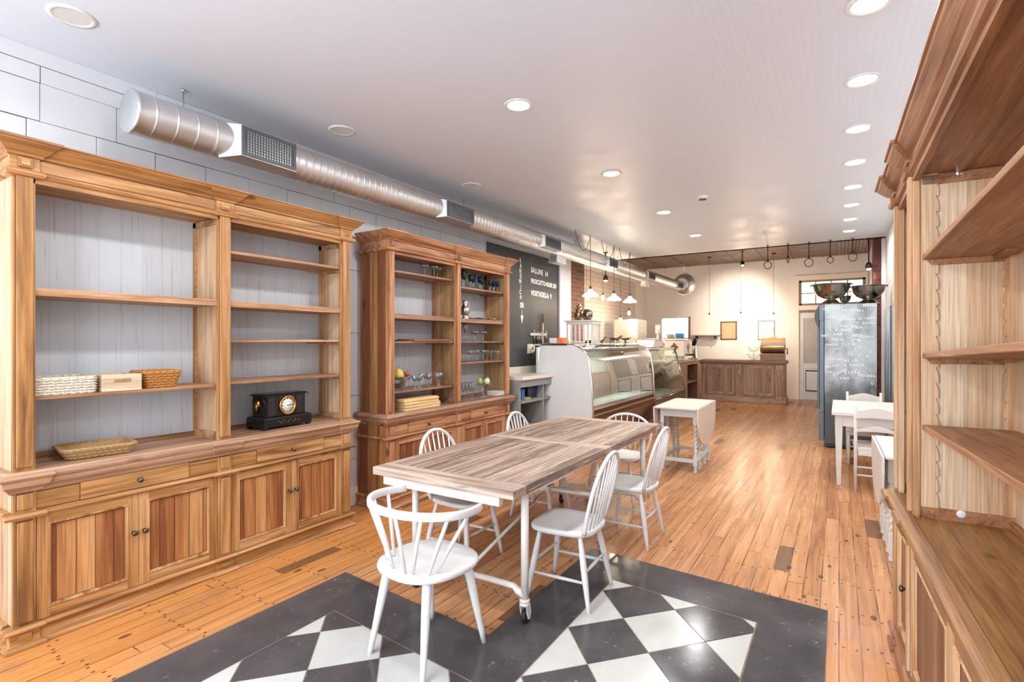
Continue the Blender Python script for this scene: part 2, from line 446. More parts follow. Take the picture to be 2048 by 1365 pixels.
# left wall: painted timber boards with real gaps
M['seam'] = plain('board_gap', '#5a4236', .8, var=.3)
mb = MB()
TH = .10
mb.box(XL-TH, XL-.006, YF, YJ, 0, ZC, 1)
rng = random.Random(3)
def board(y0, y1, z0, z1, g=.0025, axis='L'):
    dx = rng.uniform(-.0025, .0015)
    g = g*1.4
    mb.box(XL-.012, XL+dx, y0+g*rng.uniform(.2,1), y1-g*rng.uniform(.2,1), z0+g*rng.uniform(.3,1), z1-g*rng.uniform(.3,1), 0)
rows = [(0,.42),(.42,1.0),(1.0,1.575),(1.575,2.15),(2.15,2.725)]
for ri, (z0, z1) in enumerate(rows):
    y = 1.033 - .32*10 + (0 if ri % 2 == 0 else 0)
    while y < YJ:
        if y+.32 > YF: board(max(y,YF), min(y+.32,YJ), z0, z1)
        y += .32
for (z0, z1, joints) in ((2.725,2.938,(.2,1.09,1.457,3.1,4.9,6.4)),(2.938,3.035,(-.4,1.094,2.6,3.9,5.6)),(3.035,3.135,(.4,1.68,2.45,3.6,5.2,6.9))):
    js = [YF]+list(joints)+[YJ]
    for a, b in zip(js, js[1:]): board(a, b, z0, min(z1, ZC), .002)
mb.box(XL-TH, XL, YJ-.002, YJ, 0, ZC, 0)
struct(mb.build('wall_left', [M['wall_white'], M['seam']]))
mb = MB(); mb.box(XL-.001, XL+.014, 2.95, 5.9, 0, .165)
struct(mb.build('baseboard_left', M['white_paint'], bevel=.004))
# brick pier
def brick(name, c1, c2, mortar, scale=1.0, along='Y'):
    t = NT(name); v = t.obj(False); s = t.sep(v)
    vec = t.comb(t.math('ADD', s[0], s[1]), s[2], 0.0)
    b = t.n('TexBrick'); t.set(b.inputs['Vector'], vec)
    b.inputs['Color1'].default_value = srgb(c1); b.inputs['Color2'].default_value = srgb(c2); b.inputs['Mortar'].default_value = srgb(mortar)
    b.inputs['Scale'].default_value = 1; b.inputs['Brick Width'].default_value = .215; b.inputs['Row Height'].default_value = .072
    b.inputs['Mortar Size'].default_value = .006
    nz = t.noise(v, 9, 4, .6)
    col = t.mix(t.math('MULTIPLY', nz, .6), b.outputs[0], t.mix(1.0, b.outputs[0], srgb('#8b7268'), 'MULTIPLY'))
    t.bump(t.math('SUBTRACT', t.math('MULTIPLY', nz, .5), b.outputs['Fac']), .6, .01)
    return t.fin(col, .8)
M['brick'] = brick('red_brick', '#8a5c4e', '#6f483d', '#93796b')
mb = MB(); mb.box(XL-.3, XL+.012, 7.88, YJ+.01, 0, ZC)
struct(mb.build('brick_wall_left', M['brick']))
mb = MB(); mb.box(XL-.02, XL+.045, 7.425, 7.60, 0, ZC); mb.box(XL-.02, XL+.02, 7.60, 7.88, 0, ZC)
struct(mb.build('trim_1', M['white_paint'], bevel=.004))
mb = MB(); mb.box(.468, XR+.02, 10.2, 10.65, 0, ZB)
M['brick2'] = brick('dark_red_brick', '#7a4438', '#5f352c', '#6d5a50')
struct(mb.build('brick_wall_right', M['brick2']))
# alcove: return wall, tiled stretch, plain stretch
t = NT('glazed_tile'); v = t.obj(False); s = t.sep(v)
b = t.n('TexBrick'); t.set(b.inputs['Vector'], t.comb(s[1], s[2], 0.0)); b.inputs['Scale'].default_value = 1
b.inputs['Brick Width'].default_value = .30; b.inputs['Row Height'].default_value = .10; b.inputs['Mortar Size'].default_value = .004
b.inputs['Color1'].default_value = srgb('#e2d3c6'); b.inputs['Color2'].default_value = srgb('#dccbbd'); b.inputs['Mortar'].default_value = srgb('#a99585')
M['tile'] = t.fin(b.outputs[0], .22)
mb = MB(); mb.box(XA-.1, XL-.1, YJ-.1, YJ, 0, ZC); mb.box(XA-.1, XA, YJ-.1, YB, 0, ZB)
struct(mb.build('alcove_wall_left', M['plaster']))
mb = MB(); mb.box(XA, XA+.012, YJ, 14.36, 0, ZC)
struct(mb.build('tiled_wall_left', M['tile']))
# back wall with the kitchen hatch and the door opening
mb = MB(); HX0, HX1, HZ0, HZ1 = -4.417, -3.65, 1.45, 2.17; DX0, DX1, DZ = -.885, .60, 3.18
mb.box(XA-.1, HX0, YB, YB+.12, 0, ZB); mb.box(HX0, HX1, YB, YB+.12, 0, HZ0); mb.box(HX0, HX1, YB, YB+.12, HZ1, ZB)
mb.box(HX1, DX0, YB, YB+.12, 0, ZB); mb.box(DX0, XR+.1, YB, YB+.12, DZ, ZB); mb.box(DX1, XR+.1, YB, YB+.12, 0, DZ)
struct(mb.build('wall_back', M['plaster']))
mb = MB(); mb.box(-1.1, DX0-.09, YB-.018, YB, 0, .20); mb.box(-3.6, -1.3, YB-.018, YB, 0, .20)
struct(mb.build('baseboard_back', M['white_paint'], bevel=.004))
# kitchen beyond the hatch
mb = MB(); mb.box(HX0-.5, HX1+.5, YB+1.6, YB+1.7, .8, 2.9); mb.box(HX0-.6, HX0-.5, YB+.12, YB+1.7, .8, 2.9); mb.box(HX1+.5, HX1+.6, YB+.12, YB+1.7, .8, 2.9)
mb.box(HX0-.6, HX1+.6, YB+.12, YB+1.7, 2.9, 3.0); mb.box(HX0-.6, HX1+.6, YB+.12, YB+1.7, .7, .8)
struct(mb.build('kitchen_wall_back', M['plaster']))
area('kitchen_ceiling_lamp', ((HX0+HX1)/2, YB+.9, 2.85), (0,0,0), 1.0, 1.0, 28, (1,.98,.95))
M['wood_trim'] = wood('hatch_frame_wood', ['#7a5a48','#a78470'], 'Z')
mb = MB(); mb.box(HX1-.005, HX1+.055, YB-.02, YB+.12, HZ0-.06, HZ1+.03); mb.box(HX0-.03, HX1, YB-.02, YB+.12, HZ0-.06, HZ0)
struct(mb.build('window_1', M['wood_trim'], bevel=.003))
# right wall
mb = MB(); z = 0; rng = random.Random(5)
mb.box(XR+.006, XR+.1, YF, YB, 0, ZB, 1)
while z < ZB:
    h = .235; js = [YF, 3.0+rng.uniform(-1,1), 7+rng.uniform(-1,1), 10.2]
    for a, b2 in zip(js, js[1:]): mb.box(XR+rng.uniform(-.001,.001), XR+.012, a+.001, b2-.001, z+.0015, min(z+h,ZB)-.0015, 0)
    mb.box(XR, XR+.012, 10.2, YB, z, min(z+h,ZB), 0)
    z += h
struct(mb.build('wall_right', [M['wall_white'], M['seam']]))
mb = MB(); mb.box(XR-.05, XR, 10.08, 10.2, 0, ZC)
struct(mb.build('trim_2', M['white_paint'], bevel=.004))
# front wall with the shop window
mb = MB()
mb.box(XL-.1, XR+.1, YF-.1, YF, 0, .45); mb.box(XL-.1, XR+.1, YF-.1, YF, 3.0, ZC)
mb.box(XL-.1, -3.65, YF-.1, YF, .45, 3.0); mb.box(.45, XR+.1, YF-.1, YF, .45, 3.0); mb.box(-1.65, -1.5, YF-.1, YF, .45, 3.0)
struct(mb.build('wall_front', M['wall_white']))
# ceilings
t = NT('beadboard_ceiling'); v = t.obj(False); s = t.sep(v)
fx = t.math('FRACT', t.math('DIVIDE', s[0], .041)); e = t.math('MINIMUM', fx, t.math('SUBTRACT', 1.0, fx))
gr = t.math('LESS_THAN', e, .07)
fade = t.ramp(t.noise(t.map(v,(1.2,.35,1)), 1.3, 3), [(.38,(40,40,40)),(.62,(255,255,255))])
f = t.math('MULTIPLY', gr, fade)
col = t.mix(t.math('MULTIPLY', f, .13), srgb('#e2e8f2'), srgb('#bdc0c6'))
t.bump(t.math('SUBTRACT', 1.0, gr), .12, .002)
M['ceiling'] = t.fin(col, t.ramp(t.noise(v,3,2), [(.3,(160,160,160)),(.7,(185,185,185))]), 0, .2)
mb = MB(); mb.box(XL-.1, XR+.1, YF-.1, YJ, ZC, ZC+.1); mb.box(XA-.1, XR+.1, YJ, YE, ZC, ZC+.1); mb.box(XA-.1, XR+.1, YE-.1, YE, ZC, ZB)
struct(mb.build('ceiling', M['ceiling']))
t = NT('rusty_corrugated'); v = t.obj(False); s = t.sep(v)
wv = t.math('SINE', t.math('MULTIPLY', s[0], 2*math.pi/.068))
pn = t.white(t.math('FLOOR', t.math('DIVIDE', s[0], .66)), '1D')
cor = t.math('GREATER_THAN', pn, .35)
nz = t.noise(v, 4, 5, .6)
col = t.ramp(nz, [(.3,'#5c4640'),(.5,'#75594f'),(.72,'#8f7466')])
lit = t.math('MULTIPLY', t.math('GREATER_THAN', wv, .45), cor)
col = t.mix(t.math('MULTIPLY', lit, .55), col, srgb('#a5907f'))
t.bump(t.math('MULTIPLY', wv, cor), .6, .012)
M['tin'] = t.fin(col, .5, .25)
mb = MB(); mb.box(XA-.1, XR+.1, YE, YB+.1, ZB, ZB+.1)
for k in range(9): mb.box(XA+.55+.66*k, XA+.58+.66*k, YE, YB, ZB-.012, ZB)
struct(mb.build('ceiling_back', M['tin']))
# double door with transom in the back wall
M['door_paint'] = plain('door_paint', '#d9dde0', .4)
M['cream_trim'] = plain('cream_trim', '#f6ead8', .45)
M['transom_grey'] = plain('transom_grey', '#8d8778', .5)
M['frost'] = plain('pebbled_glass', '#bdb6b1', .25, var=.5, bump=.8, scale=45)
mb = MB()
mb.box(DX0-.09, DX0+.01, YB-.03, YB+.12, 0, 3.19); mb.box(DX1-.05, DX1, YB-.03, YB+.12, 0, 3.19); mb.box(DX0+.0101, DX1-.0501, YB-.029, YB+.12, 3.06, 3.19)
mb.box(DX0+.0101, DX1-.0501, YB-.02, YB+.12, 2.30, 2.42)
fr = struct(mb.build('trim_3', M['cream_trim'], bevel=.004))
mb = MB()
for (x0,x1,z0,z1) in ((DX0+.01,DX1-.05,2.42,2.47),(DX0+.01,DX1-.05,3.01,3.06),(DX0+.01,DX0+.07,2.42,3.06),(DX1-.11,DX1-.05,2.42,3.06)): mb.box(x0,x1,YB+.01,YB+.05,z0,z1)
for k in (1,2,3): x = DX0+.04+(DX1-DX0-.12)*k/4; mb.box(x-.014,x+.014,YB+.02,YB+.04,2.45,3.03)
mb.box(DX0+.05,DX1-.1,YB+.0205,YB+.0395,2.715,2.74)
w2 = struct(mb.build('window_2', M['transom_grey'], bevel=.002))
mb = MB(); mb.box(DX0+.05, DX1-.1, YB+.028, YB+.032, 2.45, 3.03); mb.build('window_pane', M['pane'], w2)
mb = MB(); mb.box(DX0-.3, DX1+.3, YB+1.0, YB+1.1, 0, 3.6); struct(mb.build('hall_wall_back', M['plaster']))
area('hall_lamp', (-.15, YB+.55, 3.4), (0,0,0), 1.2, .5, 9, (1,.97,.92))
mb = MB(); mb.box(DX0, DX1, YB+.005, YB+.06, 2.235, 2.30); struct(mb.build('trim_4', wood('door_head_wood', ['#8b7364','#a38c7c'], 'X'), bevel=.003))
for k in (0, 1):
    x0 = DX0+.01+k*.715; x1 = x0+.71
    mb = MB(); y0, y1 = YB+.03, YB+.07
    mb.box(x0,x0+.10,y0,y1,0,2.235); mb.box(x1-.10,x1,y0,y1,0,2.235); mb.box(x0+.1,x1-.1,y0,y1,2.09,2.235); mb.box(x0+.1,x1-.1,y0,y1,.80,.93)
    mb.box(x0+.1,x1-.1,y0,y1,0,.17); mb.box(x0+.1,x1-.1,y0+.012,y1,.17,.80); mb.frust(x0+.14,x1-.14,y0+.012,y1,.21,x0+.14,x1-.14,y0+.012,y1,.76)
    mb.box(x0+.16,x1-.16,y0+.004,y1,.24,.73)
    d = struct(mb.build('door_%d' % (k+1), M['door_paint'], bevel=.004))
    mb = MB(); mb.box(x0+.1,x1-.1,y0+.015,y0+.022,.93,2.09); mb.build('door_glass', M['frost'], d)
    mb = MB(); mb.lathe([(.012,0),(.012,.03),(.026,.04),(.03,.055),(.02,.07),(0,.072)], (x1-.05 if k == 0 else x0+.05, y0, 1.0), 12, axis='Y')
    for i, vv_ in enumerate(mb.v): mb.v[i] = (vv_[0], 2*y0-vv_[1], vv_[2])
    mb.build('door_knob', M['brass'], d)
# ---------------------------------------------------------------- the three big bookcase cabinets
def palette(n, fr, pan, side, inn, sh, top):
    return dict(
        v=wood(n+'_stile', fr, 'Z', rough=.5), h=wood(n+'_rail', fr, 'X', rough=.5),
        panel=wood(n+'_door_panel', pan, 'Z', plank=.083, across='X', rough=.42, seam=.05, pv=.42),
        side=wood(n+'_side', side, 'Z', plank=.095, across='Y', rough=.5, seam=.03, pv=.5),
        inner=wood(n+'_inner', inn, 'Z', plank=.12, across='Y', rough=.55, pv=.35, gscale=1.4, knots=False),
        sh=wood(n+'_shelf', sh, 'X', rough=.5), top=wood(n+'_worktop', top, 'X', rough=.45),
        crown=wood(n+'_crown', fr, 'X', rough=.45))

P1 = palette('honey_pine', ['#80552f','#ab7842','#c28e5b','#d2a576'], ['#8a5230','#a86c3e','#bd834e','#cf9a65'], ['#a87b56','#cba27b','#dcbd9c'],
             ['#b98f6c','#d2ac88','#dfc3a5'], ['#8a5d3c','#b98a61','#cfa57f'], ['#977056','#b89072','#c9a78c'])
P1['crown'] = wood('honey_pine_crown', ['#84552f','#aa7642','#bf8c58'], 'X', rough=.45)
P2 = palette('brown_pine', ['#7d4d30','#a8714a','#c18a60','#c99b74'], ['#7a4a2e','#9c6743','#b27c54'], ['#7b4724','#97612f','#ad7b48','#b98a5c'],
             ['#8f6a42','#b08a5c','#c7a478'], ['#7d5540','#a0745a','#b78c70'], ['#8a6048','#a87e64','#b99176'])
P3 = palette('golden_pine', ['#a9744a','#c9986a','#d8ac80','#e0bd97'], ['#7d5038','#94664b','#a67a5c'], ['#a9713f','#cf9a62','#dfb27e'],
             ['#d2ad88','#e0c3a2','#e9d0b3'], ['#8f5a38','#ac7750','#ba8a62'], ['#8a5c36','#a5743f','#b3854f'])
P3['crown'] = P3['h'] = wood('golden_pine_crown', ['#7d4d30','#a06d49','#b68360'], 'X', rough=.42)
# painted tongue-and-groove backing
t = NT('grey_painted_boards'); v = t.obj(); s = t.sep(v)
q = t.math('DIVIDE', s[0], .115); fr = t.math('FRACT', q); e = t.math('MINIMUM', fr, t.math('SUBTRACT', 1.0, fr))
st = t.noise(t.map(v, (55,55,2.2)), 1.0, 3, .6); bg = t.noise(t.map(v, (5,5,.8)), 1.2, 3)
col = t.mix(bg, srgb('#bcc4cb'), srgb('#ced4da'))
col = t.mix(t.ramp(st, [(.3,(170,170,170)),(.42,(0,0,0))]), col, srgb('#8f9193'))
col = t.mix(t.math('MULTIPLY', t.math('LESS_THAN', e, .012), .5), col, srgb('#8b8d8f'))
M['backing'] = t.fin(col, .55)
M['wax_shade'] = plain('wax_and_shade_line', '#5a3a24', .6, var=.2)  # dark wax in crevices, also painted shadow gaps around raised fields and mouldings
def outline(mb, x0, x1, y, z0, z1, w=.0035, mi=1):
    for (a, b, c, d) in ((x0,x0+w,z0,z1),(x1-w,x1,z0,z1),(x0+w,x1-w,z0,z0+w),(x0+w,x1-w,z1-w,z1)): mb.box(a, b, y-.0012, y+.002, c, d, mi)
def knob(parent, x, z, y=-.004, name='knob', mat=None):
    mb = MB(); mb.lathe([(.0095,0),(.007,-.003),(.006,-.014),(.013,-.019),(.0155,-.025),(.012,-.031),(.0,-.033)], (x, y, z), 14, axis='Y')
    return mb.build(name, mat or M['pewter_knob'], parent)
def ratchet(parent, x0, x1, y0, y1, z0, z1, mat, tooth=+1, pitch=.05, d=.010):
    """notched shelf strip in the (y,z) plane; teeth on the side given by tooth"""
    mb = MB(); a, b = (y0, y1) if tooth > 0 else (y1, y0)
    z = z0
    while z < z1-.001:
        z2 = min(z+pitch, z1); s = tooth
        poly = [(a, z), (b-s*d*.1, z), (b-s*d*.0, z+(z2-z)*.35), (b-s*d*.35, z+(z2-z)*.7), (b-s*d, z2), (a, z2)]
        if s < 0: poly = poly[::-1]
        mb.prism(poly, x0, x1, 'X'); z = z2
    return mb.build('notched_strip', mat, parent)
def cabinet(name, label, loc, rz, P, bays, pw=.085, H=2.48, top_open=2.312, wt=.865, plinth=.083, depth=.385, shelves=(), knob_sides=None,
            drawers=True, backing=None, doors=None, pitch=.05, extra_top=False, tilt=0.0, same=False):
    k = thing(name, label, 'cabinet', loc, rz)
    posts = []; x = 0
    for b in list(bays)+[None]:
        posts.append((x, x+pw)); x += pw+(b or 0)
    Wd = posts[-1][1]; D = depth; UD = depth if same else depth-.035
    V, Hm = P['v'], P['h']
    bd = wt-.225 if drawers else wt-.105; fz0, fz1 = bd+.025, wt-.10
    # --- base
    mb = MB(); mb.box(.004, Wd-.004, .02, D, .02, wt-.06); o = mb.build('base_body', P['side'], k, bevel=.002)
    mb = MB(); mb.mould([(-.002,0),(.022,0),(.026,.012),(.018,.024),(.004,.03),(.004,plinth),(.02,plinth+.004),(.026,plinth+.014),(.018,plinth+.026),(-.002,plinth+.028)], 0, Wd, D)
    for a, b in posts:
        mb.mould([(0,0),(.034,0),(.038,.012),(.03,.024),(.014,.03),(.014,plinth),(.03,plinth+.004),(.036,plinth+.014),(.028,plinth+.027),(0,plinth+.029)], a, b, .03)
        mb.box(a+.018, b-.018, -.020, 0, .038, plinth-.006)
    mb.build('plinth', Hm, k, bevel=.0015)
    mb = MB(); mb.mould([(0,wt-.108),(.006,wt-.10),(.012,wt-.088),(.03,wt-.07),(.036,wt-.052),(.036,wt-.044),(.044,wt-.038),(.05,wt-.026),(.046,wt-.012),(.034,wt-.006),(.03,wt),(-.002,wt)], 0, Wd, D)
    for a, b in posts:
        mb.mould([(0,wt-.112),(.02,wt-.10),(.026,wt-.088),(.044,wt-.07),(.050,wt-.052),(.050,wt-.044),(.056,wt-.036),(.062,wt-.024),(.056,wt-.011),(0,wt-.009)], a, b, .03)
    if same:
        mb.box(.0, Wd, -.012, -.003, wt-.001, wt+.007); mb.box(.0, Wd, .026, .032, wt-.001, wt+.004)
    mb.build('worktop', P['top'], k, bevel=.0015)
    mb = MB(); mb.box(.004, Wd-.004, .002, .02, fz0-.03, wt-.06)
    if drawers: mb.mould([(0,bd-.006),(.018,bd-.002),(.024,bd+.008),(.018,bd+.02),(0,bd+.024)], 0, Wd, D-.01)
    for a, b in (posts if drawers else ()): mb.mould([(0,bd-.008),(.03,bd-.004),(.036,bd+.008),(.03,bd+.022),(0,bd+.026)], a-.004, b+.004, .02)
    if drawers: mb.box(.002, Wd-.002, -.0015, .01, bd+.0245, bd+.028, 1); mb.box(.002, Wd-.002, -.0015, .01, wt-.112, wt-.1085, 1)
    mb.build('frieze_rail', [Hm, M['wax_shade']], k, bevel=.0012)
    for a, b in posts:
        mb = MB(); mb.box(a, b, -.006, .02, plinth+.02, bd+.004); i = .15*(b-a)
        mb.box(a+i, b-i, -.018, 0, plinth+.045, bd-.02); outline(mb, a+i-.003, b-i+.003, -.006, plinth+.042, bd-.017)
        if drawers: mb.box(a+i, b-i, -.018, 0, fz0+.015, fz1-.010); outline(mb, a+i-.003, b-i+.003, -.006, fz0+.012, fz1-.007)
        mb.box(a, b, -.006, .02, bd+.004, wt-.1)
        mb.build('pilaster', [V, M['wax_shade']], k, bevel=.003)
    # doors and drawers
    for bi, b in enumerate(bays):
        x0 = posts[bi][1]+.002; x1 = posts[bi+1][0]-.002; nd = (doors[bi] if doors else 2)
        z0, z1 = plinth+.03, bd-.006
        for j in range(nd):
            a = x0+(x1-x0)*j/nd+.001; c = x0+(x1-x0)*(j+1)/nd-.001; sw = .052 if nd == 2 else .05
            mb = MB(); mb.box(a, a+sw, -.004, .018, z0, z1); mb.box(c-sw, c, -.004, .018, z0, z1)
            mb.box(a+sw, c-sw, -.0038, .018, z0, z0+sw, 1); mb.box(a+sw, c-sw, -.0038, .018, z1-sw, z1, 1)
            m = .012
            for (p, q) in (((a+sw, c-sw), (z0+sw, z1-sw)),):
                X0, X1 = p; Z0, Z1 = q
                mb.add([(X0,-.009,Z0),(X1,-.009,Z0),(X1,-.009,Z1),(X0,-.009,Z1),(X0+m,.008,Z0+m),(X1-m,.008,Z0+m),(X1-m,.008,Z1-m),(X0+m,.008,Z1-m),
                        (X0-.006,-.003,Z0-.006),(X1+.006,-.003,Z0-.006),(X1+.006,-.003,Z1+.006),(X0-.006,-.003,Z1+.006)],
                       [(0,1,5,4),(1,2,6,5),(2,3,7,6),(3,0,4,7),(8,9,1,0),(9,10,2,1),(10,11,3,2),(11,8,0,3)])
            outline(mb, a+sw+m-.002, c-sw-m+.002, .0075, z0+sw+m-.002, z1-sw-m+.002, .004, 2)
            d = mb.build('door', [V, Hm, M['wax_shade']], k, bevel=.0025)
            mb = MB(); mb.box(a+sw-.004, c-sw+.004, .008, .014, z0+sw-.004, z1-sw+.004); mb.build('door_panel', P['panel'], d)
            side = (c-sw*.5) if (nd == 1 or j == 0) else (a+sw*.5)
            knob(d, side, z0+(z1-z0)*.59, -.004)
        if drawers:
            xc = (x0+x1)/2; hw = (x1-x0)*.30
            mb = MB(); mb.box(xc-hw, xc+hw, -.008, .004, fz0+.003, fz1-.006)
            outline(mb, xc-hw-.003, xc+hw+.003, .0012, fz0, fz1-.003, .003, 1); d = mb.build('drawer', [Hm, M['wax_shade']], k, bevel=.002); knob(d, xc, (fz0+fz1)/2, -.008)
    # --- upper part
    up0 = wt-.003
    for i, (a, b) in enumerate(posts):
        nm = 'side_panel' if i in (0, len(posts)-1) else 'divider'
        if i == 0: xs = (a+.004, a+.026)
        elif i == len(posts)-1: xs = (b-.026, b-.004)
        else: xs = ((a+b)/2-.012, (a+b)/2+.012)
        mb = MB(); mb.box(xs[0], xs[1], .02, UD, up0, top_open+.03)
        mb.build(nm, P['side'] if (i == 0 and P is P2) else P['inner'], k)
        sides = []
        if i > 0: sides.append((xs[0]-.012, xs[0], -1))
        if i < len(posts)-1: sides.append((xs[1], xs[1]+.012, +1))
        for (s0, s1, sg) in sides:
            f0 = .085 if pw < .08 else .045
            ratchet(k, s0, s1, .026, f0, wt+.045, top_open+.01, P['inner'] if pw < .08 else P['v'], +1, pitch)
            ratchet(k, s0, s1, UD-.045, UD-.01, wt+.045, top_open+.01, P['v'], -1, pitch)
            mb = MB(); mb.box(s0, s1, .03, UD-.01, wt-.002, wt+.045); mb.build('side_rail', P['sh'], k, bevel=.001)
            mb = MB(); mb.box(s0, s1, .03, UD-.01, top_open-.05, top_open-.012); mb.build('side_rail', P['sh'], k, bevel=.001)
    for a, b in posts:
        i = .13*(b-a); mb = MB()
        mb.box(a, b, 0, .024, up0, top_open+.01); mb.box(a+i, b-i, -.014, .004, wt+.02, top_open-.008); outline(mb, a+i-.003, b-i+.003, 0, wt+.017, top_open-.005)
        mb.build('post', [V, M['wax_shade']], k, bevel=.0035)
    mb = MB(); mb.box(.026, Wd-.026, UD-.010, UD, up0, top_open+.04); mb.build('back_panel', backing or M['backing'], k)
    mb = MB(); mb.box(.03, Wd-.03, UD-.028, UD-.010, wt, wt+.028)
    mb.build('back_rail', P['sh'], k, bevel=.002)
    mb = MB(); mb.box(.02, Wd-.02, .02, UD, top_open+.012, top_open+.03); mb.build('top_board', P['sh'], k)
    ft = H-.078
    mb = MB(); mb.mould([(-.002,top_open-.008),(.014,top_open-.002),(.022,top_open+.008),(.016,top_open+.02),(.002,top_open+.026),(.002,ft),(-.002,ft)], 0, Wd, UD)
    mb.box(.03, Wd-.03, .0, .022, top_open-.03, top_open+.02)
    for a, b in posts:
        mb.mould([(0,top_open-.010),(.026,top_open-.004),(.034,top_open+.008),(.028,top_open+.022),(.012,top_open+.027),(.012,ft),(0,ft)], a-.002, b+.002, .02)
        mb.box(a+.016, b-.016, -.024, 0, top_open+.036, ft-.008); mb.box(a+.026, b-.026, -.029, 0, top_open+.044, ft-.016)
    mb.box(.001, Wd-.001, -.0035, .01, top_open+.0265, top_open+.030, 1); mb.box(.001, Wd-.001, -.0035, .01, ft-.0035, ft-.0005, 1)
    mb.build('frieze', [P['h'], M['wax_shade']], k, bevel=.0012)
    ov = .07
    pr = [(0,ft),(.008,ft+.004),(.010,ft+.014),(.018,ft+.020),(.030,ft+.030),(.048,ft+.050),(ov-.012,ft+.060),(ov-.008,ft+.068),(ov,ft+.070),(ov,H),(-.002,H)]
    mb = MB(); mb.mould(pr, 0, Wd, UD)
    for a, b in posts: mb.mould([(o+.014, z-(.003 if z < H else -.002)) for o, z in pr[:-1]]+[(0,H+.002)], a-.004, b+.004, .0, left=(a > 0 or True))
    mb.build('cornice', P['crown'], k, bevel=.0012)
    # shelves
    for bi, lst in enumerate(shelves):
        x0 = posts[bi][0]+(.026 if bi == 0 else pw/2+.012); x1 = posts[bi+1][1]-(.026 if bi == len(bays)-1 else pw/2+.012)
        for zt, th in lst:
            yf = .006 if th > .032 else .032
            xa, xb = (x0+.012, x1-.012)
            if th > .032: xa, xb = posts[bi][1]-.002, posts[bi+1][0]+.002
            mb = MB()
            if th > .032: mb.box(xa, xb, yf, .0245, zt-th, zt); mb.box(x0+.013, x1-.013, .0248, UD-.012, zt-th+.0003, zt-.0003)
            else: mb.box(xa, xb, yf, UD-.012, zt-th, zt)
            mb.build('shelf', P['sh'], k, bevel=.003)
            if th <= .032:
                for (c0, c1, e0, e1) in ((x0, x0+.02, x0, x0+.16), (x1-.02, x1, x1-.16, x1)):
                    mb = MB(); mb.prism([(.06,zt-th-.022),(.045,zt-th),(UD-.03,zt-th),(UD-.045,zt-th-.022)], c0, c1, 'X')
                    mb.box(e0, e1, UD-.075, UD-.045, zt-th-.014, zt-th)
                    mb.build('shelf_support', P['sh'], k, bevel=.001)
    if tilt:
        def walk(o):
            for c in kids(o):
                if c.type == 'MESH':
                    for vtx in c.data.vertices:
                        if vtx.co.z > .02: vtx.co.z += tilt*(vtx.co.x)
                walk(c)
        walk(k)
    return k, posts
XC = -3.38
cab1, _ = cabinet('bookcase_cabinet', 'tall honey pine bookcase cabinet with grey backing, holding baskets and a black clock', (XC, .875, 0), R(90), P1, (.90,.90),
    shelves=(((1.767,.04),(1.222,.018)), ((2.10,.02),(1.765,.04),(1.512,.018),(1.232,.018))))
cab2, _ = cabinet('bookcase_cabinet', 'tall brown pine bookcase cabinet filled with glassware, beside the chalkboard', (XC, 3.35, 0), R(90), P2, (.885,.87), wt=.852,
    shelves=(((2.146,.02),(1.75,.045),(1.50,.018),(1.042,.018)), ((2.085,.02),(1.745,.045),(1.50,.018),(1.272,.018))))
cab3, posts3 = cabinet('bookcase_cabinet', 'empty golden pine bookcase cabinet along the right wall, nearest the camera', (.243, 3.215, 0), R(-90+1.43), P3, (.40,1.50), pw=.062,
    H=2.285, top_open=2.165, wt=.762, plinth=.075, depth=.325, same=True, shelves=(((1.80,.024),(1.447,.022),(1.165,.022)), ((1.832,.022),(1.432,.022),(1.140,.022))),
    doors=(1,2), backing=P3['inner'], pitch=.063, tilt=.0394, drawers=False)
# bolt covers on the side rails of the right-hand cabinet
for (yy, zz, nm, mt) in ((.155, .795, 'white_cap', M['white_paint']), (.15, 2.15, 'screw_cap', M['chrome'])):
    xx = posts3[1][0]+.031+.012+.0125
    mb = MB(); mb.lathe([(.016,0),(.015,.003),(.009,.005),(0,.0052)], (xx-.0005, yy, zz+.0394*xx), 16, axis='X'); mb.build(nm, mt, cab3)
# ---------------------------------------------------------------- dining table on castors
M['tt'] = wood('weathered_top', ['#7d685a','#a38a7a','#b9a190','#cdb8a8'], 'Y', plank=.105, across='X', rough=.65, seam=.05, pv=.22, fine=.5, gscale=1.6, rnd=False, cracks=True)
M['tt_end'] = wood('weathered_end', ['#8d7666','#b0988a','#c4ae9f','#d3c1b2'], 'X', rough=.6, fine=.4, gscale=1.4, rnd=False, cracks=True)
M['tt_edge'] = wood('weathered_edge', ['#5c4739','#7e6554','#96796a'], 'Y', rough=.65, fine=.4)
M['frame_white'] = plain('worn_white_metal', '#e4ddd6', .4, var=.22, bump=.05, scale=9)
TX0, TX1, TY0, TY1, TZ = -2.335, -1.36, 2.195, 4.70, .76
dt = thing('dining_table', 'long weathered plank dining table on a white wheeled metal frame', 'table', ((TX0+TX1)/2, (TY0+TY1)/2, 0))
cx, cy = (TX0+TX1)/2, (TY0+TY1)/2
def L(x, y, z=0): return (x-cx, y-cy, z)
mb = MB(); hw = (TX1-TX0)/2; hl = (TY1-TY0)/2; TT = .045
ym = 3.46-cy
def slab(x0,x1,y0,y1,mi): mb.box(x0,x1,y0,y1,TZ-TT,TZ,mi)
slab(-hw,hw,-hl,-hl+.13,1); slab(-hw,hw,hl-.13,hl,1); slab(-hw,hw,ym-.055,ym+.055,1)
for (a, b) in ((-hl+.131, ym-.056), (ym+.056, hl-.131)):
    x = -hw; rg = random.Random(4)
    while x < hw-.01:
        w = min(.105, hw-x); mb.box(x+.0008, x+w-.0008, a, b, TZ-TT, TZ-rg.uniform(0,.0015), 0); x += w
mb.build('tabletop', [M['tt'], M['tt_end']], dt, bevel=.0025)
mb = MB()
